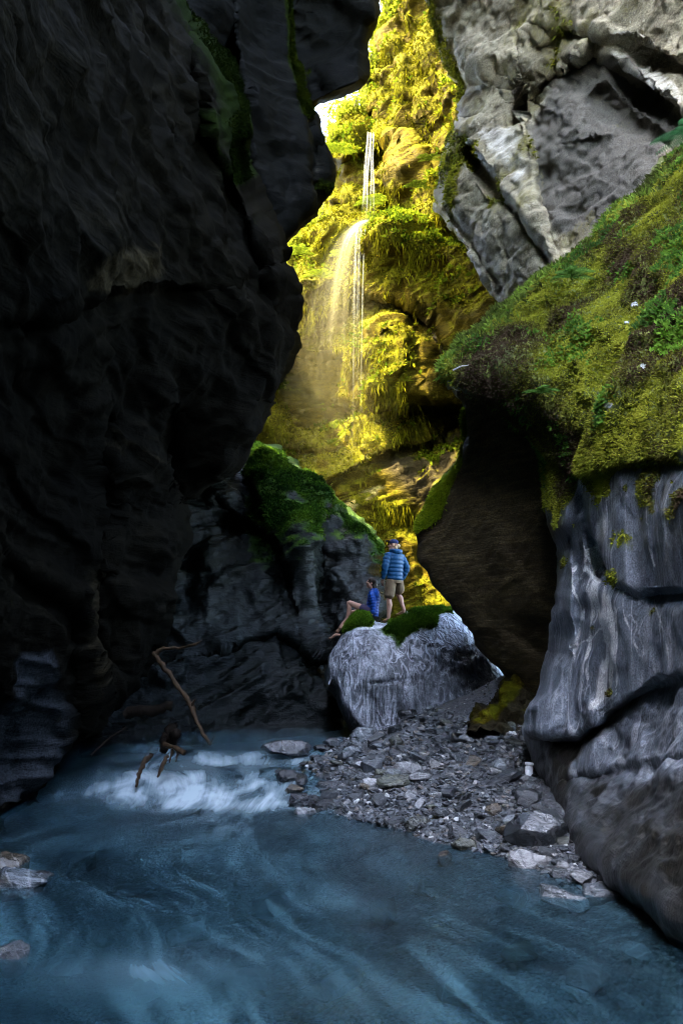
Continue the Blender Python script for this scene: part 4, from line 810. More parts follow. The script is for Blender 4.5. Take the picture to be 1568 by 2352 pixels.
# ================================================================== moss, ferns, shrubs
M_moss = leaf_mat('moss blades', 0.3)
M_leaf = leaf_mat('thin leaves', 0.5)
def surf_samples(name, n, seed, weight):
    """points on a rock mass's front, chosen by weight: position, normal, frame x, frame y"""
    D = MASS[name]; W, N, X, Y, mk = D['W'], D['N'], D['X'], D['Y'], D['mk']
    r = np.random.default_rng(seed)
    A = np.linalg.norm(np.cross(W[1:, :-1] - W[:-1, :-1], W[:-1, 1:] - W[:-1, :-1]), axis=-1)
    wt = weight(X, Y, W, N, mk)[:-1, :-1]
    vis = (X[:-1, :-1] > -120) & (X[:-1, :-1] < 1700) & (Y[:-1, :-1] > -120) & (Y[:-1, :-1] < 2450)
    q = np.clip(A * wt * vis, 0, None).ravel(); q = q / q.sum()
    idx = r.choice(len(q), n, p=q); i, j = np.unravel_index(idx, A.shape)
    u, v = r.random((2, n, 1))
    p = W[i, j] * (1 - u) * (1 - v) + W[i + 1, j] * u * (1 - v) + W[i, j + 1] * (1 - u) * v + W[i + 1, j + 1] * u * v
    return p, N[i, j], X[i, j], Y[i, j], r
def blades(name, p, N, r, length, width, cols, outb=0.7, upb=0.4, rnd=0.6, noise=0.9, label=None, per=2, mat=None, clump=2.0):
    """`per` thin leaf-shaped faces at each point"""
    p = np.repeat(p, per, 0); N = np.repeat(N, per, 0); n = len(p)
    d = N * outb + np.array([0, 0, upb]) + r.normal(size=(n, 3)) * rnd; d /= np.linalg.norm(d, axis=1, keepdims=True)
    L = length * r.uniform(0.5, 1.4, (n, 1)); wv = np.cross(d, r.normal(size=(n, 3))); wv /= np.maximum(np.linalg.norm(wv, axis=1, keepdims=True), 1e-6)
    wd = width * r.uniform(0.6, 1.3, (n, 1)); droop = np.array([0, 0, -1.0]) * L * r.uniform(0.0, 0.35, (n, 1))
    a = p - N * 0.01; m1 = p + d * L * 0.5 + wv * wd; m2 = p + d * L * 0.5 - wv * wd; t = p + d * L + droop
    V = np.stack([a, m1, t, m2], 1).reshape(-1, 3); F = np.arange(4 * n).reshape(-1, 4)
    c = np.array(cols); f = np.clip(0.5 + noise * fbm(p * clump, 3, 401) + r.normal(size=n) * 0.22, 0, 1) * (len(c) - 1)
    k = np.minimum(f.astype(int), len(c) - 2); fr = (f - k)[:, None]
    cc = c[k] * (1 - fr) + c[k + 1] * fr
    C = np.concatenate([np.repeat(cc, 4, 0), np.ones((4 * n, 1))], 1)
    loc = basis(V)
    o = link(name, mesh_np(name, V - np.array(loc), F, False, {'col': C}, [mat or M_moss]), loc=loc)
    return tag(o, label, 'moss', kind='stuff')
sm = lambda th: (lambda X, Y, W, N, mk: np.clip(mk[..., 0] - th, 0, 0.6))
# right shoulder
p, N, X_, Y_, r_ = surf_samples('banded_cliff', 130000, 41, lambda X, Y, W, N, mk: np.clip(mk[..., 0] - 0.35, 0, 0.6) * (0.55 + 0.45 * fbm(W * 1.4, 3, 43)))
blades('moss', p, N, r_, 0.040, 0.0085, [(0.075, 0.050, 0.030), (0.12, 0.115, 0.022), (0.24, 0.25, 0.028), (0.36, 0.37, 0.04)], 0.7, 0.25, 0.6, noise=1.5, label='olive moss carpet over the right shoulder', per=2, clump=1.3)
p, N, X_, Y_, r_ = surf_samples('banded_cliff', 6000, 45, lambda X, Y, W, N, mk: np.clip(mk[..., 0] - 0.5, 0, 0.5) * np.clip(fbm(W * 1.6, 3, 47) - 0.12, 0, 1) * (Y < 1120))
blades('small_leaves', p, N, r_, 0.075, 0.017, [(0.05, 0.10, 0.022), (0.09, 0.19, 0.028), (0.19, 0.34, 0.04)], 0.7, 0.6, 0.6, label='fresh green leafy patches growing in the moss of the right shoulder', per=3, mat=M_leaf)
CREST = [(1568, 335), (1480, 425), (1400, 505), (1368, 555), (1290, 622), (1180, 702), (1110, 762), (1055, 802), (1022, 850)]
p, N, X_, Y_, r_ = surf_samples('banded_cliff', 2600, 49, lambda X, Y, W, N, mk: np.exp(-polydist(X, Y, CREST)[0] / 9) * np.clip(0.5 + 1.5 * fbm(W * 1.2, 3, 50), 0, 2))
blades('small_leaves', p, N, r_, 0.13, 0.018, [(0.05, 0.06, 0.015), (0.11, 0.15, 0.025), (0.20, 0.30, 0.04)], 0.6, 0.8, 0.7, label='ragged fringe of grass and leaves along the crest of the right shoulder', per=3, mat=M_leaf)
# left wall, block, arch, outcrop, boulder
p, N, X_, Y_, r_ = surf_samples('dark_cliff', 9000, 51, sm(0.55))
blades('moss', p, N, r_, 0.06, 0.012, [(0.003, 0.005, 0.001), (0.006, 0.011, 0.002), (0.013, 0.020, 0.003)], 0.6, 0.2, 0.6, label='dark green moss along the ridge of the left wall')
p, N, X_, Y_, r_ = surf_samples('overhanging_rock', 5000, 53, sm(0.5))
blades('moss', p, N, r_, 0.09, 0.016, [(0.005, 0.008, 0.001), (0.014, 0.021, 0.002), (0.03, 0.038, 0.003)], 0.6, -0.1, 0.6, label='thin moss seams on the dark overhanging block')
p, N, X_, Y_, r_ = surf_samples('arching_rock', 9000, 55, sm(0.55))
blades('moss', p, N, r_, 0.07, 0.013, [(0.07, 0.11, 0.005), (0.16, 0.22, 0.008), (0.30, 0.36, 0.014)], 0.6, 0.3, 0.6, label='bright lime moss on the left rim of the dark arch')  # bright blade tones carry the rim's backlight glow
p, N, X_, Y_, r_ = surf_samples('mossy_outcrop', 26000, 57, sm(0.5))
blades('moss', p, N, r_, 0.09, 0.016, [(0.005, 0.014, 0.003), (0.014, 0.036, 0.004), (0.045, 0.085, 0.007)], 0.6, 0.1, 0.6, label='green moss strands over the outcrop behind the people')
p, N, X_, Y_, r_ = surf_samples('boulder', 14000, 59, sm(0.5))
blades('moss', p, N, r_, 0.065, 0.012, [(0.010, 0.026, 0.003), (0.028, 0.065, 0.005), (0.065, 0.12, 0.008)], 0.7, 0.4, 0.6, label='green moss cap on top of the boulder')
# chamber: upright cushions and hanging curtains
YC = [(0.014, 0.0125, 0.001), (0.040, 0.037, 0.0015), (0.078, 0.073, 0.003), (0.122, 0.120, 0.005)]
p, N, X_, Y_, r_ = surf_samples('sunlit_cliff', 40000, 61, sm(0.45))
blades('moss', p, N, r_, 0.105, 0.020, YC, 0.6, 0.15, 0.6, label='golden moss cushions over the sunlit cliff', per=2, clump=0.7)
p, N, X_, Y_, r_ = surf_samples('sunlit_cliff', 11000, 63, lambda X, Y, W, N, mk: np.clip(mk[..., 0] - 0.3, 0, 0.6) * np.clip(0.45 - N[..., 2], 0, 1) * np.clip(fbm(W * 0.9, 3, 65) + 0.15, 0, 1))
blades('hanging_moss', p, N, r_, 0.27, 0.018, YC, 0.25, -0.9, 0.22, label='long golden moss curtains hanging from the sunlit cliff', per=2, clump=0.7)
p, N, X_, Y_, r_ = surf_samples('sunlit_cliff', 4500, 67, lambda X, Y, W, N, mk: np.clip(mk[..., 0] - 0.4, 0, 0.6) * np.clip(N[..., 2] + 0.15, 0, 1) * np.clip(fbm(W * 0.6, 3, 68) + 0.05, 0, 1))
blades('small_leaves', p, N, r_, 0.19, 0.045, [(0.022, 0.036, 0.002), (0.05, 0.072, 0.003), (0.10, 0.12, 0.005)], 0.5, 0.5, 0.7, label='leafy plants rooted on the ledges of the sunlit cliff', per=3, mat=M_leaf)
p, N, X_, Y_, r_ = surf_samples('grey_cliff', 5000, 69, sm(0.45))
blades('moss', p, N, r_, 0.10, 0.018, [(0.06, 0.07, 0.008), (0.14, 0.14, 0.012), (0.24, 0.22, 0.015)], 0.5, -0.3, 0.5, label='sparse yellow-green moss along the left edge of the grey cliff')

def fern(loc, n, L, label, cols, face=(0, -1, 0.2), seed=1, spread=0.9):
    """a fern: a root Empty, each frond a mesh of rachis and paired pinnae"""
    r = np.random.default_rng(seed); root = empty('fern', loc)
    f0 = Vector(face).normalized()
    for k in range(n):
        a = (k / max(n - 1, 1) - 0.5) * 2 * spread
        d = (Matrix.Rotation(a, 3, 'Z') @ f0 + Vector((0, 0, r.uniform(0.2, 0.7)))).normalized()
        side = d.cross(Vector((0, 0, 1))).normalized(); Lk = L * r.uniform(0.7, 1.1)
        V, F, C = [], [], []
        m = 22; pts = []
        for i in range(m + 1):
            s = i / m; pts.append(d * Lk * s + Vector((0, 0, -0.55 * Lk * s * s)))
        cb = np.array(cols[0]); ct = np.array(cols[1])
        for i in range(1, m):
            s = i / m; tg = (pts[i + 1] - pts[i - 1]).normalized(); pl = 0.21 * Lk * math.sin(math.pi * (0.12 + 0.88 * (1 - s)) * 0.95) * (1 if s > 0.12 else s / 0.12)
            wd = Lk / m * 0.24
            for sg in (-1, 1):
                dr = (side * sg + tg * 0.35 + Vector((0, 0, -0.2))).normalized(); b0 = pts[i]
                o_ = len(V); V += [b0 - tg * wd, b0 + dr * pl * 0.5 - tg * wd * 0.9 + Vector((0, 0, 0.01)), b0 + dr * pl, b0 + dr * pl * 0.5 + tg * wd * 0.9 + Vector((0, 0, 0.01)), b0 + tg * wd]
                F.append([o_, o_ + 1, o_ + 2]); F.append([o_, o_ + 2, o_ + 4]); F.append([o_ + 2, o_ + 3, o_ + 4])
                c = cb + (ct - cb) * r.random(); C += [(*c, 1)] * 5
        rw = Lk * 0.008
        for i in range(m):
            o_ = len(V); V += [pts[i] - side * rw, pts[i] + side * rw, pts[i + 1] + side * rw]; F.append([o_, o_ + 1, o_ + 2]); C += [(*(cb * 0.6), 1)] * 3
        link('frond', mesh_np('frond', np.array([v[:] for v in V]), np.array(F), False, {'col': np.array(C)}, [M_leaf]), root)
    return tag(root, label, 'fern')
GC = ((0.03, 0.09, 0.035), (0.06, 0.17, 0.06))
fern(PV(1600, 318, 9.6), 5, 0.75, 'green fern hanging in from the right edge above the moss', GC, (-1, -0.3, 0.1), 3, 0.6)
SC = ((0.030, 0.046, 0.003), (0.10, 0.125, 0.006))
for i, (x, y, d, L, lab) in enumerate([(772, 352, 25.2, 0.9, 'sunlit pale fern on the ledge left of the waterfall top'), (955, 432, 22.2, 0.6, 'yellow-green fern right of the falling water'), (985, 370, 22.6, 0.55, 'small fern on the seam beside the grey cliff'),
                                       (800, 590, 24.6, 0.9, 'fern drooping beside the spray'), (850, 470, 24.0, 0.8, 'fern just above the splash ledge'), (690, 585, 25.2, 0.8, 'fern hanging at the lower sky gap'), (1310, 640, 10.6, 0.42, 'small fern on the crest of the mossy shoulder'),
                                       (1240, 905, 9.2, 0.3, 'tiny fern in the middle of the mossy shoulder'), (740, 640, 25, 0.9, 'fern left of the spray on golden moss')]):
    fern(PV(x, y, d), 10, L, lab, ((0.07, 0.15, 0.03), (0.14, 0.27, 0.05)) if i in (6, 7) else SC, (0, -1, 0.2), 20 + i, 1.6)

def shrub(loc, R, n, label, seed, cols, lean=(0, 0)):
    r = np.random.default_rng(seed); root = empty('shrub', loc)
    # stems
    V, F = [], []; tips = []
    def tube(pts, r0, r1, k=5):
        o_ = len(V)
        for i, q in enumerate(pts):
            tg = (pts[min(i + 1, len(pts) - 1)] - pts[max(i - 1, 0)]); tg /= np.linalg.norm(tg); a1 = np.cross(tg, [0.3, 0.5, 0.8]); a1 /= np.linalg.norm(a1); a2 = np.cross(tg, a1); rr = r0 + (r1 - r0) * i / (len(pts) - 1)
            for j in range(k): V.append(q + rr * (a1 * math.cos(6.283 * j / k) + a2 * math.sin(6.283 * j / k)))
        for i in range(len(pts) - 1):
            for j in range(k): F.append([o_ + i * k + j, o_ + i * k + (j + 1) % k, o_ + (i + 1) * k + (j + 1) % k, o_ + (i + 1) * k + j])
    for s in range(12):
        d = r.normal(size=3); d[2] = abs(d[2]) + 0.4; d[:2] += np.array(lean); d /= np.linalg.norm(d); b = r.normal(size=3) * 0.25
        pts = [np.array([0., 0, 0]) + d * R[2] * 1.2 * t * np.array([R[0] / R[2], R[1] / R[2], 1]) + b * t * t * R[0] for t in np.linspace(0, 1, 7)]
        tube(pts, 0.05, 0.012); tips += pts[2:]
    link('stem', mesh_np('stem', np.array(V), np.array(F), True, None, [M_bark]), root)
    t = np.array(tips); p = t[r.integers(len(t), size=n)] + r.normal(size=(n, 3)) * np.array(R) * 0.20
    d = r.normal(size=(n, 3)); d[:, 2] += 0.3; d /= np.linalg.norm(d, axis=1, keepdims=True); wv = np.cross(d, r.normal(size=(n, 3))); wv /= np.linalg.norm(wv, axis=1, keepdims=True)
    L = r.uniform(0.07, 0.17, (n, 1)); Vv = np.stack([p, p + d * L * .5 + wv * L * .28, p + d * L, p + d * L * .5 - wv * L * .28], 1).reshape(-1, 3)
    f = r.random((n, 1)); c = np.array(cols[0]) * (1 - f) + np.array(cols[1]) * f
    link('foliage', mesh_np('foliage', Vv, np.arange(4 * n).reshape(-1, 4), False, {'col': np.concatenate([np.repeat(c, 4, 0), np.ones((4 * n, 1))], 1)}, [M_leaf]), root)
    return tag(root, label, 'shrub')
M_bark = plain_mat('dark bark', (0.02, 0.014, 0.008), (0.07, 0.05, 0.03), 0.85, 12, 0.5)
LC = ((0.05, 0.07, 0.004), (0.22, 0.235, 0.016))
for i, (x, y, d, R, n, lab) in enumerate([(800, 290, 27.0, (1.0, .9, 1.0), 4200, 'sunlit shrub above the waterfall lip'), (845, 190, 27.5, (.7, .8, 1.2), 3600, 'bright shrub under the tip of the overhanging block'), (868, 95, 27.5, (.6, .7, 1.2), 3200, 'backlit shrub high in the sky gap'),
                                          (762, 345, 26.6, (.5, .6, .7), 2200, 'pale leafy shrub at the left end of the upper ledge'), (712, 530, 27.2, (.6, .6, .6), 2000, 'shrub edging the lower sky gap'), (905, 40, 26.5, (.6, .6, .9), 2200, 'shrub hanging from the top of the sunlit cliff'), (668, 575, 26.8, (.4, .5, .5), 1300, 'small shrub at the left corner of the lower sky gap')]):
    shrub(PV(x, y, d), R, n, lab, 70 + i, LC)
# ================================================================== waterfall, driftwood, bottle
def strands(name, paths, mat, parent=None):
    """falling water: each path (k,3) becomes a veil strip, densest along its middle, thinning to its rims and ends"""
    V, F, C = [], [], []; off = 0
    for q, w_, tw, (f0, f1), w0 in paths:
        q = np.array(q); k = len(q); a = np.array([math.cos(tw), math.sin(tw), 0]) * w_
        t = np.linspace(0, 1, k); wd = (w0 + (1 - w0) * t)[:, None]; fade = f0 + (f1 - f0) * t; fade = fade * sstep(0, 0.06, t) * sstep(1.0, 0.75, t)
        V.append(np.stack([q - a * wd, q, q + a * wd], 1).reshape(-1, 3)); z = 0 * t
        cc = np.stack([z, fade, z], 1).reshape(-1); C.append(np.stack([cc, cc, cc, cc * 0 + 1], -1))
        i = np.arange(k - 1) * 3 + off; F.append(np.stack([i, i + 1, i + 4, i + 3], -1)); F.append(np.stack([i + 1, i + 2, i + 5, i + 4], -1)); off += 3 * k
    return link(name, mesh_np(name, np.concatenate(V), np.concatenate(F), True, {'col': np.concatenate(C)}, [mat]), parent)
def water_veil(name, alpha, c):
    m, t = new_mat(name); b = NB(t)
    df = b.n('ShaderNodeBsdfDiffuse'); df.inputs[0].default_value = (*c, 1); tl = b.n('ShaderNodeBsdfTranslucent'); tl.inputs[0].default_value = (*c, 1)
    m0 = b.n('ShaderNodeMixShader'); m0.inputs[0].default_value = 0.5; b.l(df.outputs[0], m0.inputs[1]); b.l(tl.outputs[0], m0.inputs[2])
    at = b.n('ShaderNodeAttribute', _attribute_name='col')
    tr = b.n('ShaderNodeBsdfTransparent'); mx = b.n('ShaderNodeMixShader'); b.l(b.math('MULTIPLY', at.outputs['Fac'], alpha), mx.inputs[0])
    b.l(tr.outputs[0], mx.inputs[1]); b.l(m0.outputs[0], mx.inputs[2]); b.out(mx.outputs[0]); return m
M_jet = water_veil('white falling water', 0.22, (0.60, 0.60, 0.55)); M_spray = water_veil('drifting spray', 0.028, (0.52, 0.47, 0.28))  # spray colour holds the golden light falling on white water
rw = np.random.default_rng(77)
lip = PV(851, 306, 24.9); ledge = PV(848, 507, 23.3)
wf = empty('waterfall', (ledge.x, ledge.y, 1.0)); tag(wf, 'thin waterfall dropping down the golden cliff and fanning into spray', 'waterfall')
off0 = np.array(wf.location)
paths = []
for i in range(16):
    x0 = rw.choice([-0.11, -0.03, 0.02, 0.09]) + rw.normal(0, 0.02); y0 = rw.normal(0, 0.05); t = np.linspace(0, 1, 16); tt = t * rw.uniform(0.8, 1.02)
    q = np.array(lip)[None] * (1 - tt[:, None]) + np.array(ledge)[None] * tt[:, None]
    q[:, 1] = lip.y + (ledge.y - lip.y) * np.sqrt(tt); q[:, 0] += x0 * (0.8 + 0.5 * tt) - 0.10 * tt * (x0 < 0) + 0.02 * np.sin(tt * 9 + i); q[:, 1] += y0
    paths.append((q - off0, rw.uniform(0.018, 0.045), rw.uniform(-0.4, 0.4), (1.0, 0.75), 0.6))
strands('upper_fall', paths, water_veil('thin upper fall', 0.17, (0.6, 0.6, 0.55)), wf)
def arc(vx, T, n=24):
    t = np.linspace(0, 1, n) * T
    return np.stack([ledge.x + vx * (1 - np.exp(-1.9 * t)) * 0.95, ledge.y - 0.35 * t, ledge.z - 0.5 * t - 4.8 * t * t], -1), t
paths = []
for i in range(90):
    q, t = arc(-1.5 * rw.normal(1.0, 0.22), rw.uniform(0.75, 1.22)); q[:, 0] += rw.normal(0, 0.05) + 0.30 * rw.normal() * t * t; q[:, 1] += rw.normal(0, 0.12) - 0.3 * rw.random() * t
    paths.append((q - off0, rw.uniform(0.06, 0.24), rw.uniform(-0.5, 0.5), (1.0, 0.5), 0.15))
strands('spray', paths, M_spray, wf)
paths = []
for i in range(26):
    q, t = arc(-1.5 * rw.normal(1.0, 0.10), rw.uniform(0.28, 0.6), 14); q[:, 0] += rw.normal(0, 0.03); q[:, 1] += rw.normal(0, 0.06)
    paths.append((q - off0, rw.uniform(0.02, 0.06), rw.uniform(-0.5, 0.5), (0.8, 0.0), 0.4))
strands('splash_jet', paths, M_jet, wf)
paths = []
for i in range(16):
    x0 = rw.uniform(-0.45, -0.10); t = np.linspace(0, 1, 14) * rw.uniform(0.6, 1.1); b0 = np.array(ledge) + np.array([x0, -0.1 + rw.normal() * .05, -0.35])
    paths.append((np.stack([b0[0] - 0.20 * t, b0[1] - 0.15 * t, b0[2] - 6.6 * t * t - 0.3 * t], -1) - off0, rw.uniform(0.010, 0.022), rw.uniform(-.5, .5), (0.9, 0.4), 0.6))
strands('drip_strands', paths, water_veil('thin drips', 0.35, (0.6, 0.6, 0.5)), wf)

M_wood = plain_mat('wet brown driftwood', (0.014, 0.008, 0.004), (0.062, 0.035, 0.017), 0.6, 9, 0.6, 0.08, 0.02, (3, 3, 0.6))
M_wood_d = plain_mat('black rotten driftwood', (0.004, 0.003, 0.002), (0.013, 0.009, 0.006), 0.7, 9, 0.6, 0.03, 0.02, (3, 3, 0.6))
def branch_mesh(name, chains, seed, k=9):
    """gnarled tapering limbs; each chain is [(point, radius), ...]"""
    r = np.random.default_rng(seed); V, F = [], []
    for ch in chains:
        pts = []; rad = []
        for (a, ra), (b_, rb) in zip(ch[:-1], ch[1:]):
            a, b_ = np.array(a), np.array(b_)
            for t in np.linspace(0, 1, 6)[:-1]: pts.append(a + (b_ - a) * t + r.normal(size=3) * ra * 0.22); rad.append((ra + (rb - ra) * t) * r.uniform(0.86, 1.16))
        pts.append(np.array(ch[-1][0])); rad.append(ch[-1][1]); o_ = len(V)
        for i, (q, rr) in enumerate(zip(pts, rad)):
            tg = pts[min(i + 1, len(pts) - 1)] - pts[max(i - 1, 0)]; tg /= np.linalg.norm(tg); a1 = np.cross(tg, [0.2, 0.9, 0.4]); a1 /= np.linalg.norm(a1); a2 = np.cross(tg, a1)
            for j in range(k): V.append(q + rr * r.uniform(0.85, 1.12) * (a1 * math.cos(6.2832 * j / k) + a2 * math.sin(6.2832 * j / k)))
        for i in range(len(pts) - 1):
            for j in range(k): F.append([o_ + i * k + j, o_ + i * k + (j + 1) % k, o_ + (i + 1) * k + (j + 1) % k, o_ + (i + 1) * k + j])
        for e in (0, len(pts) - 1):
            c = len(V); V.append(pts[e])
            for j in range(k): F.append([c, o_ + e * k + j, o_ + e * k + (j + 1) % k, o_ + e * k + (j + 1) % k][:3] + [o_ + e * k + (j + 1) % k])
    V = np.array(V); loc = basis(V); V = V - np.array(loc)
    me = bpy.data.meshes.new(name); me.from_pydata(V.tolist(), [], [list(dict.fromkeys(f)) for f in F]); me.update()
    me.polygons.foreach_set('use_smooth', np.full(len(me.polygons), True))
    return me, loc
def driftwood(chains, mat, label, seed, group=None):
    me, loc = branch_mesh('driftwood', [[(P(x, y, d).tolist(), r_ * 0.82) for x, y, d, r_ in ch] for ch in chains], seed)
    return tag(link('driftwood', me, None, mat, loc), label, 'driftwood', group)
driftwood([[(352, 1500, 12.9, .045), (374, 1527, 12.8, .05), (410, 1577, 12.7, .045), (440, 1622, 12.6, .055), (455, 1662, 12.5, .035), (468, 1688, 12.4, .035), (484, 1710, 12.3, .03)], [(484, 1708, 12.3, .022), (494, 1688, 12.25, .008)],
           [(440, 1622, 12.6, .03), (448, 1606, 12.5, .012)], [(350, 1506, 12.9, .05), (374, 1490, 12.9, .035), (420, 1487, 12.9, .025), (448, 1480, 12.8, .024), (464, 1470, 12.8, .01)]], M_wood, 'long forked driftwood branch leaning from the dark wall down to the rapids', 1)
driftwood([[(398, 1660, 12.9, .09), (385, 1690, 12.8, .10), (376, 1722, 12.7, .09)]], M_wood_d, 'black upright stub in the driftwood jam', 2)
driftwood([[(385, 1712, 12.7, .09), (402, 1692, 12.5, .10), (409, 1684, 12.4, .09)]], M_wood_d, 'short thick log end pointing out of the driftwood jam', 3)
driftwood([[(376, 1708, 12.5, .05), (400, 1716, 12.4, .04), (424, 1729, 12.3, .055)], [(410, 1722, 12.4, .03), (404, 1750, 12.4, .015)], [(396, 1718, 12.4, .03), (390, 1752, 12.4, .012)]], M_wood, 'shiny brown limb with a knob end and dangling roots', 4)
driftwood([[(350, 1730, 12.3, .05), (330, 1752, 12.2, .05), (318, 1785, 12.1, .035), (312, 1808, 12.0, .02)]], M_wood, 'curved reddish root reaching down to the water', 5)
driftwood([[(385, 1735, 12.4, .035), (372, 1762, 12.3, .04), (362, 1785, 12.2, .02)]], M_wood, 'short brown snag standing in the foam', 6)
driftwood([[(290, 1640, 13.2, .11), (340, 1628, 13.2, .12), (396, 1622, 13.2, .10)]], M_wood_d, 'thick dark log lying across behind the forked branch', 7)
driftwood([[(210, 1735, 12.2, .02), (245, 1700, 12.4, .025), (290, 1670, 12.6, .02)]], M_wood_d, 'thin dark stick leaning left of the driftwood jam', 8)
M_twig = plain_mat('bleached twig', (0.35, 0.32, 0.27), (0.55, 0.52, 0.46), 0.7, 30, 0.3)
_bv = bvh_of('banded_cliff')
me, loc = branch_mesh('twig', [[(P(1040, 850, 10.95).tolist(), .010), (P(1056, 842, 10.9).tolist(), .010), (P(1078, 838, 10.85).tolist(), .006)]], 9, 6)
tag(link('twig', me, None, M_twig, loc), 'pale bare twig sticking out at the lip of the mossy shoulder', 'twig')

def lathe(name, prof, mat, parent=None, k=24):
    V = []; F = []
    for i, (rr, z) in enumerate(prof):
        for j in range(k): V.append((rr * math.cos(6.28318 * j / k), rr * math.sin(6.28318 * j / k), z))
    for i in range(len(prof) - 1):
        for j in range(k): F.append([i * k + j, i * k + (j + 1) % k, (i + 1) * k + (j + 1) % k, (i + 1) * k + j])
    F2 = [list(range(k))[::-1], list(range((len(prof) - 1) * k, len(prof) * k))]
    me = bpy.data.meshes.new(name); me.from_pydata(V, [], F + F2); me.update(); me.polygons.foreach_set('use_smooth', np.array([len(f) == 4 for f in F + F2]))
    return link(name, me, parent, mat)
M_plastic = plain_mat('white plastic', (0.72, 0.74, 0.76), (0.80, 0.82, 0.84), 0.35, 6, 0.05)
_p = on_ground(1213, 1786)
bt = empty('bottle', (_p[0], _p[1], _p[2] - 0.01)); bt.rotation_euler = (0.05, 0.08, 0.3)
lathe('body', [(0.045, 0), (0.052, 0.006), (0.053, 0.03), (0.050, 0.036), (0.053, 0.042), (0.053, 0.11), (0.050, 0.116), (0.053, 0.122), (0.053, 0.145), (0.046, 0.165), (0.040, 0.172), (0.040, 0.178)], M_plastic, bt)
lathe('cap', [(0.046, 0.176), (0.058, 0.178), (0.060, 0.184), (0.060, 0.206), (0.056, 0.211), (0.02, 0.213)], M_plastic, bt)
tag(bt, 'white plastic bottle standing on the stones beside the right cliff', 'bottle')
# ================================================================== people
def ring_tube(path, k=16):
    """path: [(centre, rx, ry, xaxis)] -> closed tube; xaxis gives the direction of rx"""
    V, F = [], []; n = len(path)
    C = [np.array(p[0], float) for p in path]
    for i, (c, rx, ry, xa) in enumerate(path):
        c = C[i]; tg = C[min(i + 1, n - 1)] - C[max(i - 1, 0)]; tg /= np.linalg.norm(tg); xa = np.array(xa, float); xa = xa - tg * (xa @ tg); xa /= np.linalg.norm(xa); ya = np.cross(tg, xa)
        for j in range(k):
            a = 6.283185 * j / k; V.append(c + xa * rx * math.cos(a) + ya * ry * math.sin(a))
    for i in range(n - 1):
        for j in range(k): F.append([i * k + j, i * k + (j + 1) % k, (i + 1) * k + (j + 1) % k, (i + 1) * k + j])
    F += [list(range(k))[::-1], list(range((n - 1) * k, n * k))]
    return V, F
def limb(pts, xa=(1, 0, 0), puff=None, sub=7, flat=1.0):
    """pts [(centre, radius)] smoothed into a tapering limb with rounded ends; puff = (period, depth) for quilting"""
    c = np.array([p[0] for p in pts], float); r = np.array([p[1] for p in pts], float)
    s = np.r_[0, np.cumsum(np.linalg.norm(np.diff(c, axis=0), axis=1))]
    m = max(8, sub * len(pts)) if not puff else max(10, int(s[-1] / puff[0] * 6))
    t = np.linspace(0, s[-1], m)
    cc = np.stack([np.interp(t, s, c[:, i]) for i in range(3)], -1); rr = np.interp(t, s, r)
    for _ in range(2): cc[1:-1] = 0.25 * cc[:-2] + 0.5 * cc[1:-1] + 0.25 * cc[2:]; rr[1:-1] = 0.25 * rr[:-2] + 0.5 * rr[1:-1] + 0.25 * rr[2:]
    if puff: rr = rr + puff[1] * (np.abs(np.sin(np.pi * t / puff[0])) - 0.5)
    path = [(cc[0] - (cc[1] - cc[0]) / np.linalg.norm(cc[1] - cc[0]) * rr[0] * 0.45, rr[0] * 0.6, rr[0] * 0.6 * flat, xa)]
    path += [(q, a, a * flat, xa) for q, a in zip(cc, rr)]
    path += [(cc[-1] + (cc[-1] - cc[-2]) / np.linalg.norm(cc[-1] - cc[-2]) * rr[-1] * 0.45, rr[-1] * 0.6, rr[-1] * 0.6 * flat, xa)]
    return ring_tube(path)
def ell(c, r, R=None, k=14):
    V, F = [], []; R = np.eye(3) if R is None else R
    for i in range(k + 1):
        a = math.pi * i / k
        for j in range(k): b = 6.283185 * j / k; V.append(np.array(c) + R @ (np.array([math.sin(a) * math.cos(b) * r[0], math.sin(a) * math.sin(b) * r[1], math.cos(a) * r[2]])))
    for i in range(k):
        for j in range(k): F.append([i * k + j, (i + 1) * k + j, (i + 1) * k + (j + 1) % k, i * k + (j + 1) % k])
    return V, F
def fuse(name, pieces, vox, parent, mat, smooth=2):
    """join overlapping solids into one continuous skin"""
    V, F = [], []
    for v, f in pieces:
        o_ = len(V); V += [list(map(float, q)) for q in v]; F += [[i + o_ for i in g] for g in f]
    me = bpy.data.meshes.new(name); me.from_pydata(V, [], F); me.update()
    bm = bmesh.new(); bm.from_mesh(me); bmesh.ops.remove_doubles(bm, verts=bm.verts, dist=1e-5); bmesh.ops.recalc_face_normals(bm, faces=bm.faces); bm.to_mesh(me); bm.free()
    tmp = bpy.data.objects.new('tmp', me); col.objects.link(tmp)
    md = tmp.modifiers.new('r', 'REMESH'); md.mode = 'VOXEL'; md.voxel_size = vox; md.use_smooth_shade = True
    if smooth: ms = tmp.modifiers.new('s', 'SMOOTH'); ms.factor = 0.5; ms.iterations = smooth
    dg = bpy.context.evaluated_depsgraph_get(); dg.update()
    out = bpy.data.meshes.new_from_object(tmp.evaluated_get(dg)); bpy.data.objects.remove(tmp); bpy.data.meshes.remove(me)
    out.name = name; out.materials.clear(); out.materials.append(mat)
    return link(name, out, parent)
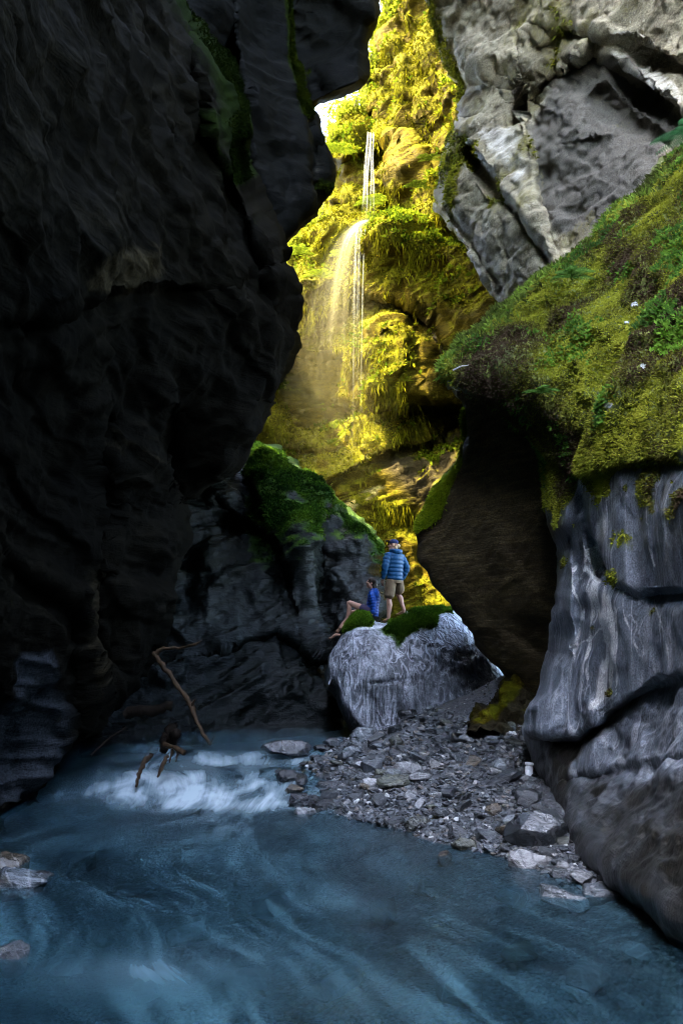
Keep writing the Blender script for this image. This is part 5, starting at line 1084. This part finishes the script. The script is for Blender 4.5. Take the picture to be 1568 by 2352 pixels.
def foot(ank, toe_dir, L=0.25, side=1):
    a = np.array(ank); d = np.array(toe_dir, float); d /= np.linalg.norm(d); xs = np.cross(d, [0, 0, 1]); xs /= np.linalg.norm(xs); up = np.cross(xs, d)
    h = a - up * 0.055 - d * 0.04
    pcs = [limb([(h + up * 0.0, 0.032), (a - up * 0.03 + d * 0.05, 0.036), (h + d * L * 0.68 - up * 0.002, 0.036), (h + d * L * 0.82 - up * 0.010, 0.026)], xs, flat=0.8)]
    for k_, (o_, l_, r_) in enumerate(((-0.034, 0.075, 0.015), (-0.012, 0.068, 0.011), (0.006, 0.060, 0.010), (0.022, 0.050, 0.0095), (0.036, 0.038, 0.009))):
        b_ = h + d * L * 0.74 + xs * o_ * side - up * 0.012; pcs.append(limb([(b_, r_), (b_ + d * l_, r_ * 0.85)], xs))
    return pcs
def hand(wr, d, palm_n, side=1, curl=0.5):
    w = np.array(wr); d = np.array(d, float); d /= np.linalg.norm(d); n = np.array(palm_n, float); n -= d * (n @ d); n /= np.linalg.norm(n); x = np.cross(d, n) * side
    pcs = [limb([(w, 0.024), (w + d * 0.05, 0.036), (w + d * 0.085, 0.036)], x, flat=0.48)]
    for o_, l_ in ((-0.028, 0.066), (-0.0095, 0.076), (0.0095, 0.071), (0.027, 0.056)):
        b_ = w + d * 0.085 + x * o_; c1 = b_ + d * l_ * 0.45 + n * l_ * 0.12 * curl; c2 = c1 + d * l_ * 0.32 + n * l_ * 0.30 * curl; c3 = c2 + d * l_ * 0.18 + n * l_ * 0.36 * curl
        pcs.append(limb([(b_, .0095), (c1, .009), (c2, .0085), (c3, .0075)], x, sub=3))
    b_ = w + d * 0.03 - x * 0.026; pcs.append(limb([(b_, .013), (b_ + d * 0.032 - x * 0.024 + n * .006, .011), (b_ + d * 0.062 - x * 0.028 + n * .014, .009)], x, sub=3))
    return pcs
def head(c, f, s=1.0):
    """head centred at c, looking along f"""
    c = np.array(c); f = np.array(f, float); f /= np.linalg.norm(f); x = np.cross(f, [0, 0, 1]); x /= np.linalg.norm(x); u = np.cross(x, f); R = np.stack([x, -f, u], 1)
    def at(a, b, d): return c + (x * a + f * b + u * d) * s
    pcs = [ell(at(0, -0.012, 0.035), (0.076 * s, 0.094 * s, 0.088 * s), R), ell(at(0, 0.022, -0.035), (0.060 * s, 0.066 * s, 0.088 * s), R), ell(at(0, 0.052, -0.092), (0.034 * s, 0.030 * s, 0.026 * s), R),
           limb([(at(0, 0.078, 0.018), 0.010 * s), (at(0, 0.098, -0.022), 0.016 * s)], x), ell(at(0, 0.078, 0.032), (0.052 * s, 0.012 * s, 0.012 * s), R), ell(at(0, 0.082, -0.052), (0.026 * s, 0.009 * s, 0.008 * s), R), ell(at(0, 0.080, -0.066), (0.022 * s, 0.009 * s, 0.008 * s), R)]
    for sg in (-1, 1):
        pcs.append(ell(at(sg * 0.074, -0.012, -0.008), (0.010 * s, 0.022 * s, 0.034 * s), R)); pcs.append(ell(at(sg * 0.04, 0.05, -0.02), (0.022 * s, 0.022 * s, 0.022 * s), R))
    eyes = [ell(at(sg * 0.029, 0.077, 0.012), (0.013 * s, 0.010 * s, 0.009 * s), R) for sg in (-1, 1)]
    return pcs, at, R, eyes
M_skin = plain_mat('skin', (0.22, 0.115, 0.075), (0.27, 0.15, 0.10), 0.55, 8, 0.05, 0.15)
M_jacket_m = plain_mat('teal-blue quilted nylon', (0.002, 0.024, 0.060), (0.004, 0.036, 0.082), 0.5, 30, 0.15, 0.10)
M_jacket_w = plain_mat('royal-blue quilted nylon', (0.002, 0.022, 0.12), (0.005, 0.036, 0.17), 0.45, 30, 0.15, 0.12)
M_shorts = plain_mat('tan cotton', (0.075, 0.052, 0.030), (0.115, 0.082, 0.048), 0.85, 14, 0.35, 0.05)
M_shorts_w = plain_mat('dark purple stretch cloth', (0.018, 0.014, 0.026), (0.03, 0.023, 0.04), 0.7, 20, 0.2, 0.03)
M_cap = plain_mat('navy cotton', (0.012, 0.016, 0.038), (0.022, 0.028, 0.058), 0.8, 30, 0.2, 0.03)
M_hair_m = plain_mat('sandy hair', (0.30, 0.19, 0.09), (0.48, 0.33, 0.17), 0.5, 25, 0.6, 0.5, 0.01, (6, 6, 1))
M_hair_w = plain_mat('dark brown hair', (0.006, 0.004, 0.0025), (0.022, 0.014, 0.009), 0.5, 25, 0.6, 0.1, 0.01, (6, 6, 1))
M_eye = plain_mat('eye', (0.03, 0.02, 0.015), (0.05, 0.04, 0.03), 0.2, 5, 0)
M_clip = plain_mat('tan hair clip', (0.40, 0.27, 0.15), (0.5, 0.36, 0.22), 0.4, 20, 0.05)
_bb = bvh_of('boulder')
def drop(x, y):
    h = _bb.ray_cast(Vector((x, y, 9)), Vector((0, 0, -1))); return h[0].z if h[0] is not None else None

# ---- standing man
A = PV(907, 1420, 17.3); th = -2.50
man = empty('person', (A.x, A.y, 0), th)
Rz = Matrix.Rotation(th, 3, 'Z')
def gl(root, x, y):
    q = Rz @ Vector((x, y, 0)); return drop(root.x + q.x, root.y + q.y)
zl = gl(A, 0.19, -0.06); zr = gl(A, -0.20, 0.0)
zl = zl if zl is not None else A.z; zr = zr if zr is not None else zl
man.location.z = zl; man.scale = (1.08,) * 3; dz = min(max(zr - zl, -0.05), 0.25)
LA, RA = (0.19, 0.02, 0.085), (-0.20, 0.05, 0.085 + dz)
body = []
for hp, kn, an, sd_ in (((0.10, 0, 0.90), (0.145, -0.015, 0.49), LA, -1), ((-0.10, 0, 0.90), (-0.155, -0.03 - dz * .3, 0.50 + dz * 0.8), RA, 1)):
    hp, kn, an = map(np.array, (hp, kn, an)); clf = kn * 0.68 + an * 0.32 + np.array([0, 0.018, 0])
    body.append(limb([(hp, 0.088), (hp * .5 + kn * .5, 0.078), (kn + [0, 0, .03], 0.056), (kn - [0, 0, .05], 0.053), (clf, 0.058), (kn * .3 + an * .7, 0.042), (an + [0, 0, .02], 0.036), (an - [0, 0, .03], 0.038)]))
    body += foot(an, (-0.15 * sd_ * 0.4, -1, 0), 0.25, sd_)
body.append(limb([((0, 0, 0.86), 0.135), ((0, 0, 1.05), 0.125), ((0, 0, 1.28), 0.15), ((0, 0.01, 1.42), 0.12)], flat=0.72)); body.append(limb([((0, 0.01, 1.40), 0.06), ((0, -0.005, 1.53), 0.055)]))
hf = (0.60, -0.80, 0.06); hc = (0.015, -0.02, 1.615)
hp_, hat, hR, eyes = head(hc, hf, 1.0); body += hp_
arms = (((0.185, 0.0, 1.40), (0.285, 0.035, 1.13), (0.275, -0.05, 0.885), 1), ((-0.185, 0, 1.40), (-0.295, 0.06, 1.14), (-0.235, -0.04, 0.90), -1))
for s_, e_, w_, sd_ in arms:
    body.append(limb([(s_, 0.05), (e_, 0.042), (w_, 0.028)])); body += hand(w_, (np.array(w_) - np.array(e_)) + np.array([-.03 * sd_, -.02, -0.05]), (-sd_, -0.2, 0), sd_, 0.7)
fuse('body', body, 0.0075, man, M_skin, 1)
jk = []
tor = [(0.865, .175, .130), (0.90, .190, .143), (1.0, .188, .142), (1.12, .192, .146), (1.25, .206, .150), (1.35, .212, .146), (1.43, .180, .125), (1.48, .110, .10), (1.505, .092, .092)]
zz = np.linspace(.865, 1.505, 58); tr = np.array(tor); pf = 0.012 * (np.abs(np.sin(np.pi * (zz - .865) / 0.082)) - 0.5)
jk.append(ring_tube([((0, 0.005 + 0.02 * (z - .9), z), np.interp(z, tr[:, 0], tr[:, 1]) + q, np.interp(z, tr[:, 0], tr[:, 2]) + q, (1, 0, 0)) for z, q in zip(zz, pf)], 28))
for s_, e_, w_, sd_ in arms:
    s_, e_, w_ = map(np.array, (s_, e_, w_)); jk.append(limb([(s_ - [0.03 * sd_, 0, 0], 0.085), (s_ + (e_ - s_) * .3, 0.080), (e_, 0.070), (e_ * .5 + w_ * .5, 0.062), (w_ + (e_ - w_) * .06, 0.046)], (0, 1, 0), (0.078, 0.011)))
jo = fuse('jacket', jk, 0.009, man, M_jacket_m, 1)
hd = [ell((0.0, 0.095, 1.455), (0.135, 0.075, 0.075), rotm(0.5)), limb([((0.125, 0.02, 1.49), .035), ((0.09, 0.11, 1.48), .045), ((0, 0.135, 1.45), .05), ((-0.09, 0.11, 1.48), .045), ((-0.125, 0.02, 1.49), .035)], (0, 0, 1))]
fuse('hood', hd, 0.009, jo, M_jacket_m, 2)
sh = [ring_tube([((0, 0, z), a, b_, (1, 0, 0)) for z, a, b_ in ((0.80, .17, .135), (0.84, .178, .14), (0.90, .172, .132), (0.98, .165, .125))], 22)]
for kn, sd_, kz in (((0.15, -0.012, 0.50), 1, 0), ((-0.16, -0.025, 0.52 + dz * 0.6), -1, dz)):
    kn = np.array(kn); hp = np.array((0.092 * sd_, 0, 0.86)); sh.append(limb([(hp, 0.112), (hp * .6 + kn * .4, 0.112), (hp * .25 + kn * .75, 0.108), (kn + [0, 0, 0.03], 0.106)]))
fuse('shorts', sh, 0.009, man, M_shorts, 1)
cp = [ell(hat(0, -0.012, 0.062), (0.086, 0.104, 0.072), hR)]
cpo = fuse('cap', cp, 0.007, man, M_cap, 1)
_bv, _bf = [], []
for i in range(9):
    for j in range(5):
        a = (i / 8 - 0.5) * 1.9; rr = 0.075 + 0.085 * j / 4 * (1 - 0.25 * abs(i / 8 - .5) * 2)
        q = hat(math.sin(a) * rr * 0.95, math.cos(a) * rr + 0.012, 0.060 + 0.012 * math.cos(a) + 0.02 * j / 4); _bv.append(q)
n_ = len(_bv); _bv += [q + np.array([0, 0, -0.006]) for q in _bv]
for i in range(8):
    for j in range(4):
        q = [i * 5 + j, i * 5 + j + 1, (i + 1) * 5 + j + 1, (i + 1) * 5 + j]; _bf.append(q); _bf.append([v + n_ for v in q[::-1]])
for i in range(8): _bf.append([i * 5 + 4, i * 5 + 4 + n_, (i + 1) * 5 + 4 + n_, (i + 1) * 5 + 4])
link('brim', mesh_np('brim', np.array(_bv), np.array(_bf), True, None, [M_cap]), cpo)
fuse('hair', [ell(hat(0, -0.115, -0.012), (0.034, 0.040, 0.042), hR), ell(hat(0, -0.070, -0.045), (0.058, 0.035, 0.045), hR), ell(hat(0.066, -0.02, 0.0), (0.012, 0.03, 0.04), hR), ell(hat(-0.066, -0.02, 0.0), (0.012, 0.03, 0.04), hR)], 0.006, man, M_hair_m, 1)
fuse('beard', [ell(hat(0, 0.055, -0.085), (0.048, 0.034, 0.040), hR), ell(hat(0, 0.015, -0.075), (0.060, 0.045, 0.035), hR)], 0.006, man, plain_mat('reddish beard', (0.16, 0.075, 0.035), (0.26, 0.13, 0.07), 0.7, 30, 0.5), 1)
fuse('eye', eyes, 0.004, man, M_eye, 0)
tag(man, 'person standing on the boulder in blue puffer jacket, tan shorts and navy cap', 'person')

# ---- seated woman
B = PV(851, 1404, 17.4); thw = -1.85
wom = empty('person', (B.x, B.y, 0), thw)
zs = drop(B.x, B.y); wom.location.z = zs if zs is not None else B.z; wom.scale = (1.13,) * 3
bd = []
legs = (((0.09, 0, 0.10), (0.11, -0.42, 0.29), (0.10, -0.46, -0.10), (0, -1, -0.25), -1), ((-0.09, 0, 0.10), (-0.10, -0.44, 0.10), (-0.10, -0.72, -0.28), (0, -1, -0.25), 1))
for hp, kn, an, td, sd_ in legs:
    hp, kn, an = map(np.array, (hp, kn, an)); clf = kn * 0.66 + an * 0.34 + np.array([0, 0.022, -0.005])
    bd.append(limb([(hp, 0.085), (hp * .5 + kn * .5, 0.070), (kn * .9 + hp * .1, 0.052), (kn, 0.050), (kn * .88 + an * .12, 0.046), (clf, 0.050), (kn * .3 + an * .7, 0.036), (an, 0.031)])); bd += foot(an + np.array([0, 0, -.02]), td, 0.225, sd_)
bd.append(limb([((0, 0.01, 0.10), 0.13), ((0, 0.05, 0.25), 0.11), ((0, 0.07, 0.40), 0.125), ((0, 0.065, 0.50), 0.10)], flat=0.72)); bd.append(limb([((0, 0.06, 0.50), 0.05), ((0, 0.035, 0.60), 0.045)]))
whf = (0.25, -0.95, 0.22); hp2, what, wR, weyes = head((0.005, 0.015, 0.675), whf, 0.92); bd += hp2
warms = (((0.155, 0.06, 0.475), (0.215, 0.115, 0.24), (0.235, 0.10, 0.045), 1), ((-0.155, 0.06, 0.475), (-0.205, 0.06, 0.24), (-0.17, -0.10, 0.09), -1))
for s_, e_, w_, sd_ in warms:
    bd.append(limb([(s_, 0.042), (e_, 0.036), (w_, 0.025)])); bd += hand(w_, (0.1 * sd_, -0.7, -0.45), (0, -0.3, -1), sd_, 0.3)
fuse('body', bd, 0.0075, wom, M_skin, 1)
jw = []; tor = np.array([(0.02, .165, .135), (0.08, .168, .135), (0.20, .150, .120), (0.33, .162, .125), (0.44, .172, .120), (0.50, .130, .10), (0.545, .078, .078), (0.565, .07, .07)])
zz = np.linspace(.02, .565, 56); pf = 0.009 * (np.abs(np.sin(np.pi * zz / 0.055)) - 0.5)
jw.append(ring_tube([((0, 0.01 + 0.15 * min(z, .42) * 1.0 - max(z - .48, 0) * .2, z), np.interp(z, tor[:, 0], tor[:, 1]) + q, np.interp(z, tor[:, 0], tor[:, 2]) + q, (1, 0, 0)) for z, q in zip(zz, pf)], 28))
for s_, e_, w_, sd_ in warms:
    s_, e_, w_ = map(np.array, (s_, e_, w_)); jw.append(limb([(s_ - [0.03 * sd_, 0, 0], 0.07), (s_ + (e_ - s_) * .3, 0.064), (e_, 0.055), (e_ * .5 + w_ * .5, 0.050), (w_ + (e_ - w_) * .05, 0.040)], (0, 1, 0), (0.055, 0.010)))
fuse('jacket', jw, 0.0085, wom, M_jacket_w, 1)
sw = [limb([((-0.1, 0.01, 0.09), .105), ((0.1, 0.01, 0.09), .105)], (0, 0, 1))]
for hp, kn, an, td, sd_ in legs:
    hp, kn = np.array(hp), np.array(kn); sw.append(limb([(hp, 0.098), (hp * .72 + kn * .28, 0.092), (hp * .58 + kn * .42, 0.084)]))
fuse('shorts', sw, 0.009, wom, M_shorts_w, 1)
hr = [ell(what(0, -0.022, 0.040), (0.083, 0.100, 0.088), wR), ell(what(0, -0.075, -0.02), (0.070, 0.055, 0.075), wR), limb([(what(0, -0.09, -0.04), .060), (what(0.01, -0.12, -0.13), .055), (what(0.02, -0.145, -0.21), .045), (what(0.02, -0.15, -0.27), .020)], (1, 0, 0), flat=0.8),
      limb([(what(-0.05, -0.07, -0.05), .032), (what(-0.06, -0.10, -0.16), .026), (what(-0.05, -0.13, -0.24), .012)]), limb([(what(0.05, -0.07, -0.05), .032), (what(0.07, -0.09, -0.15), .028), (what(0.06, -0.11, -0.25), .012)])]
ho = fuse('hair', hr, 0.007, wom, M_hair_w, 1)
fuse('hair_clip', [limb([(what(0.035, -0.115, 0.02), .008), (what(0.045, -0.135, -0.02), .010), (what(0.03, -0.125, -0.055), .007)])], 0.005, ho, M_clip, 1)
fuse('eye', weyes, 0.004, wom, M_eye, 0)
tag(wom, 'person sitting on the boulder edge in royal blue jacket, one bare knee raised', 'person')
# ================================================================== spray mist hanging in the far chamber
_m, _t = new_mat('spray mist'); _b = NB(_t)
_tc = _b.n('ShaderNodeTexCoord').outputs['Object']
_ln = _b.n('ShaderNodeVectorMath', _operation='LENGTH'); _b.l(_tc, _ln.inputs[0])
_fo = _b.n('ShaderNodeMapRange', _interpolation_type='SMOOTHSTEP', From__Min=1.0, From__Max=0.15, To__Min=0.0, To__Max=1.0); _b.l(_ln.outputs['Value'], _fo.inputs['Value'])
_ns = _b.ramp(_b.noise(_b.mapping(_tc, scale=(2.2, 1.5, 1.0)), 1.6, 3, 0.6), [(0.3, 0.35), (0.7, 1.0)])
_pv = _b.n('ShaderNodeVolumePrincipled', Anisotropy=0.1); _pv.inputs['Color'].default_value = (0.98, 0.86, 0.38, 1)  # golden light put into the colour of white mist
_b.l(_b.math('MULTIPLY', _b.math('MULTIPLY', _fo.outputs[0], _ns), 0.018), _pv.inputs['Density']); _b.out(None, _pv.outputs[0])
bm = bmesh.new(); bmesh.ops.create_icosphere(bm, subdivisions=3, radius=1.0)
me = bpy.data.meshes.new('mist'); bm.to_mesh(me); bm.free()
mo = tag(link('mist', me, None, _m), 'spray mist drifting below the waterfall, tinted with golden light', 'mist', kind='stuff')
mo.location = PV(760, 860, 23.2); mo.scale = (2.6, 1.9, 5.6)
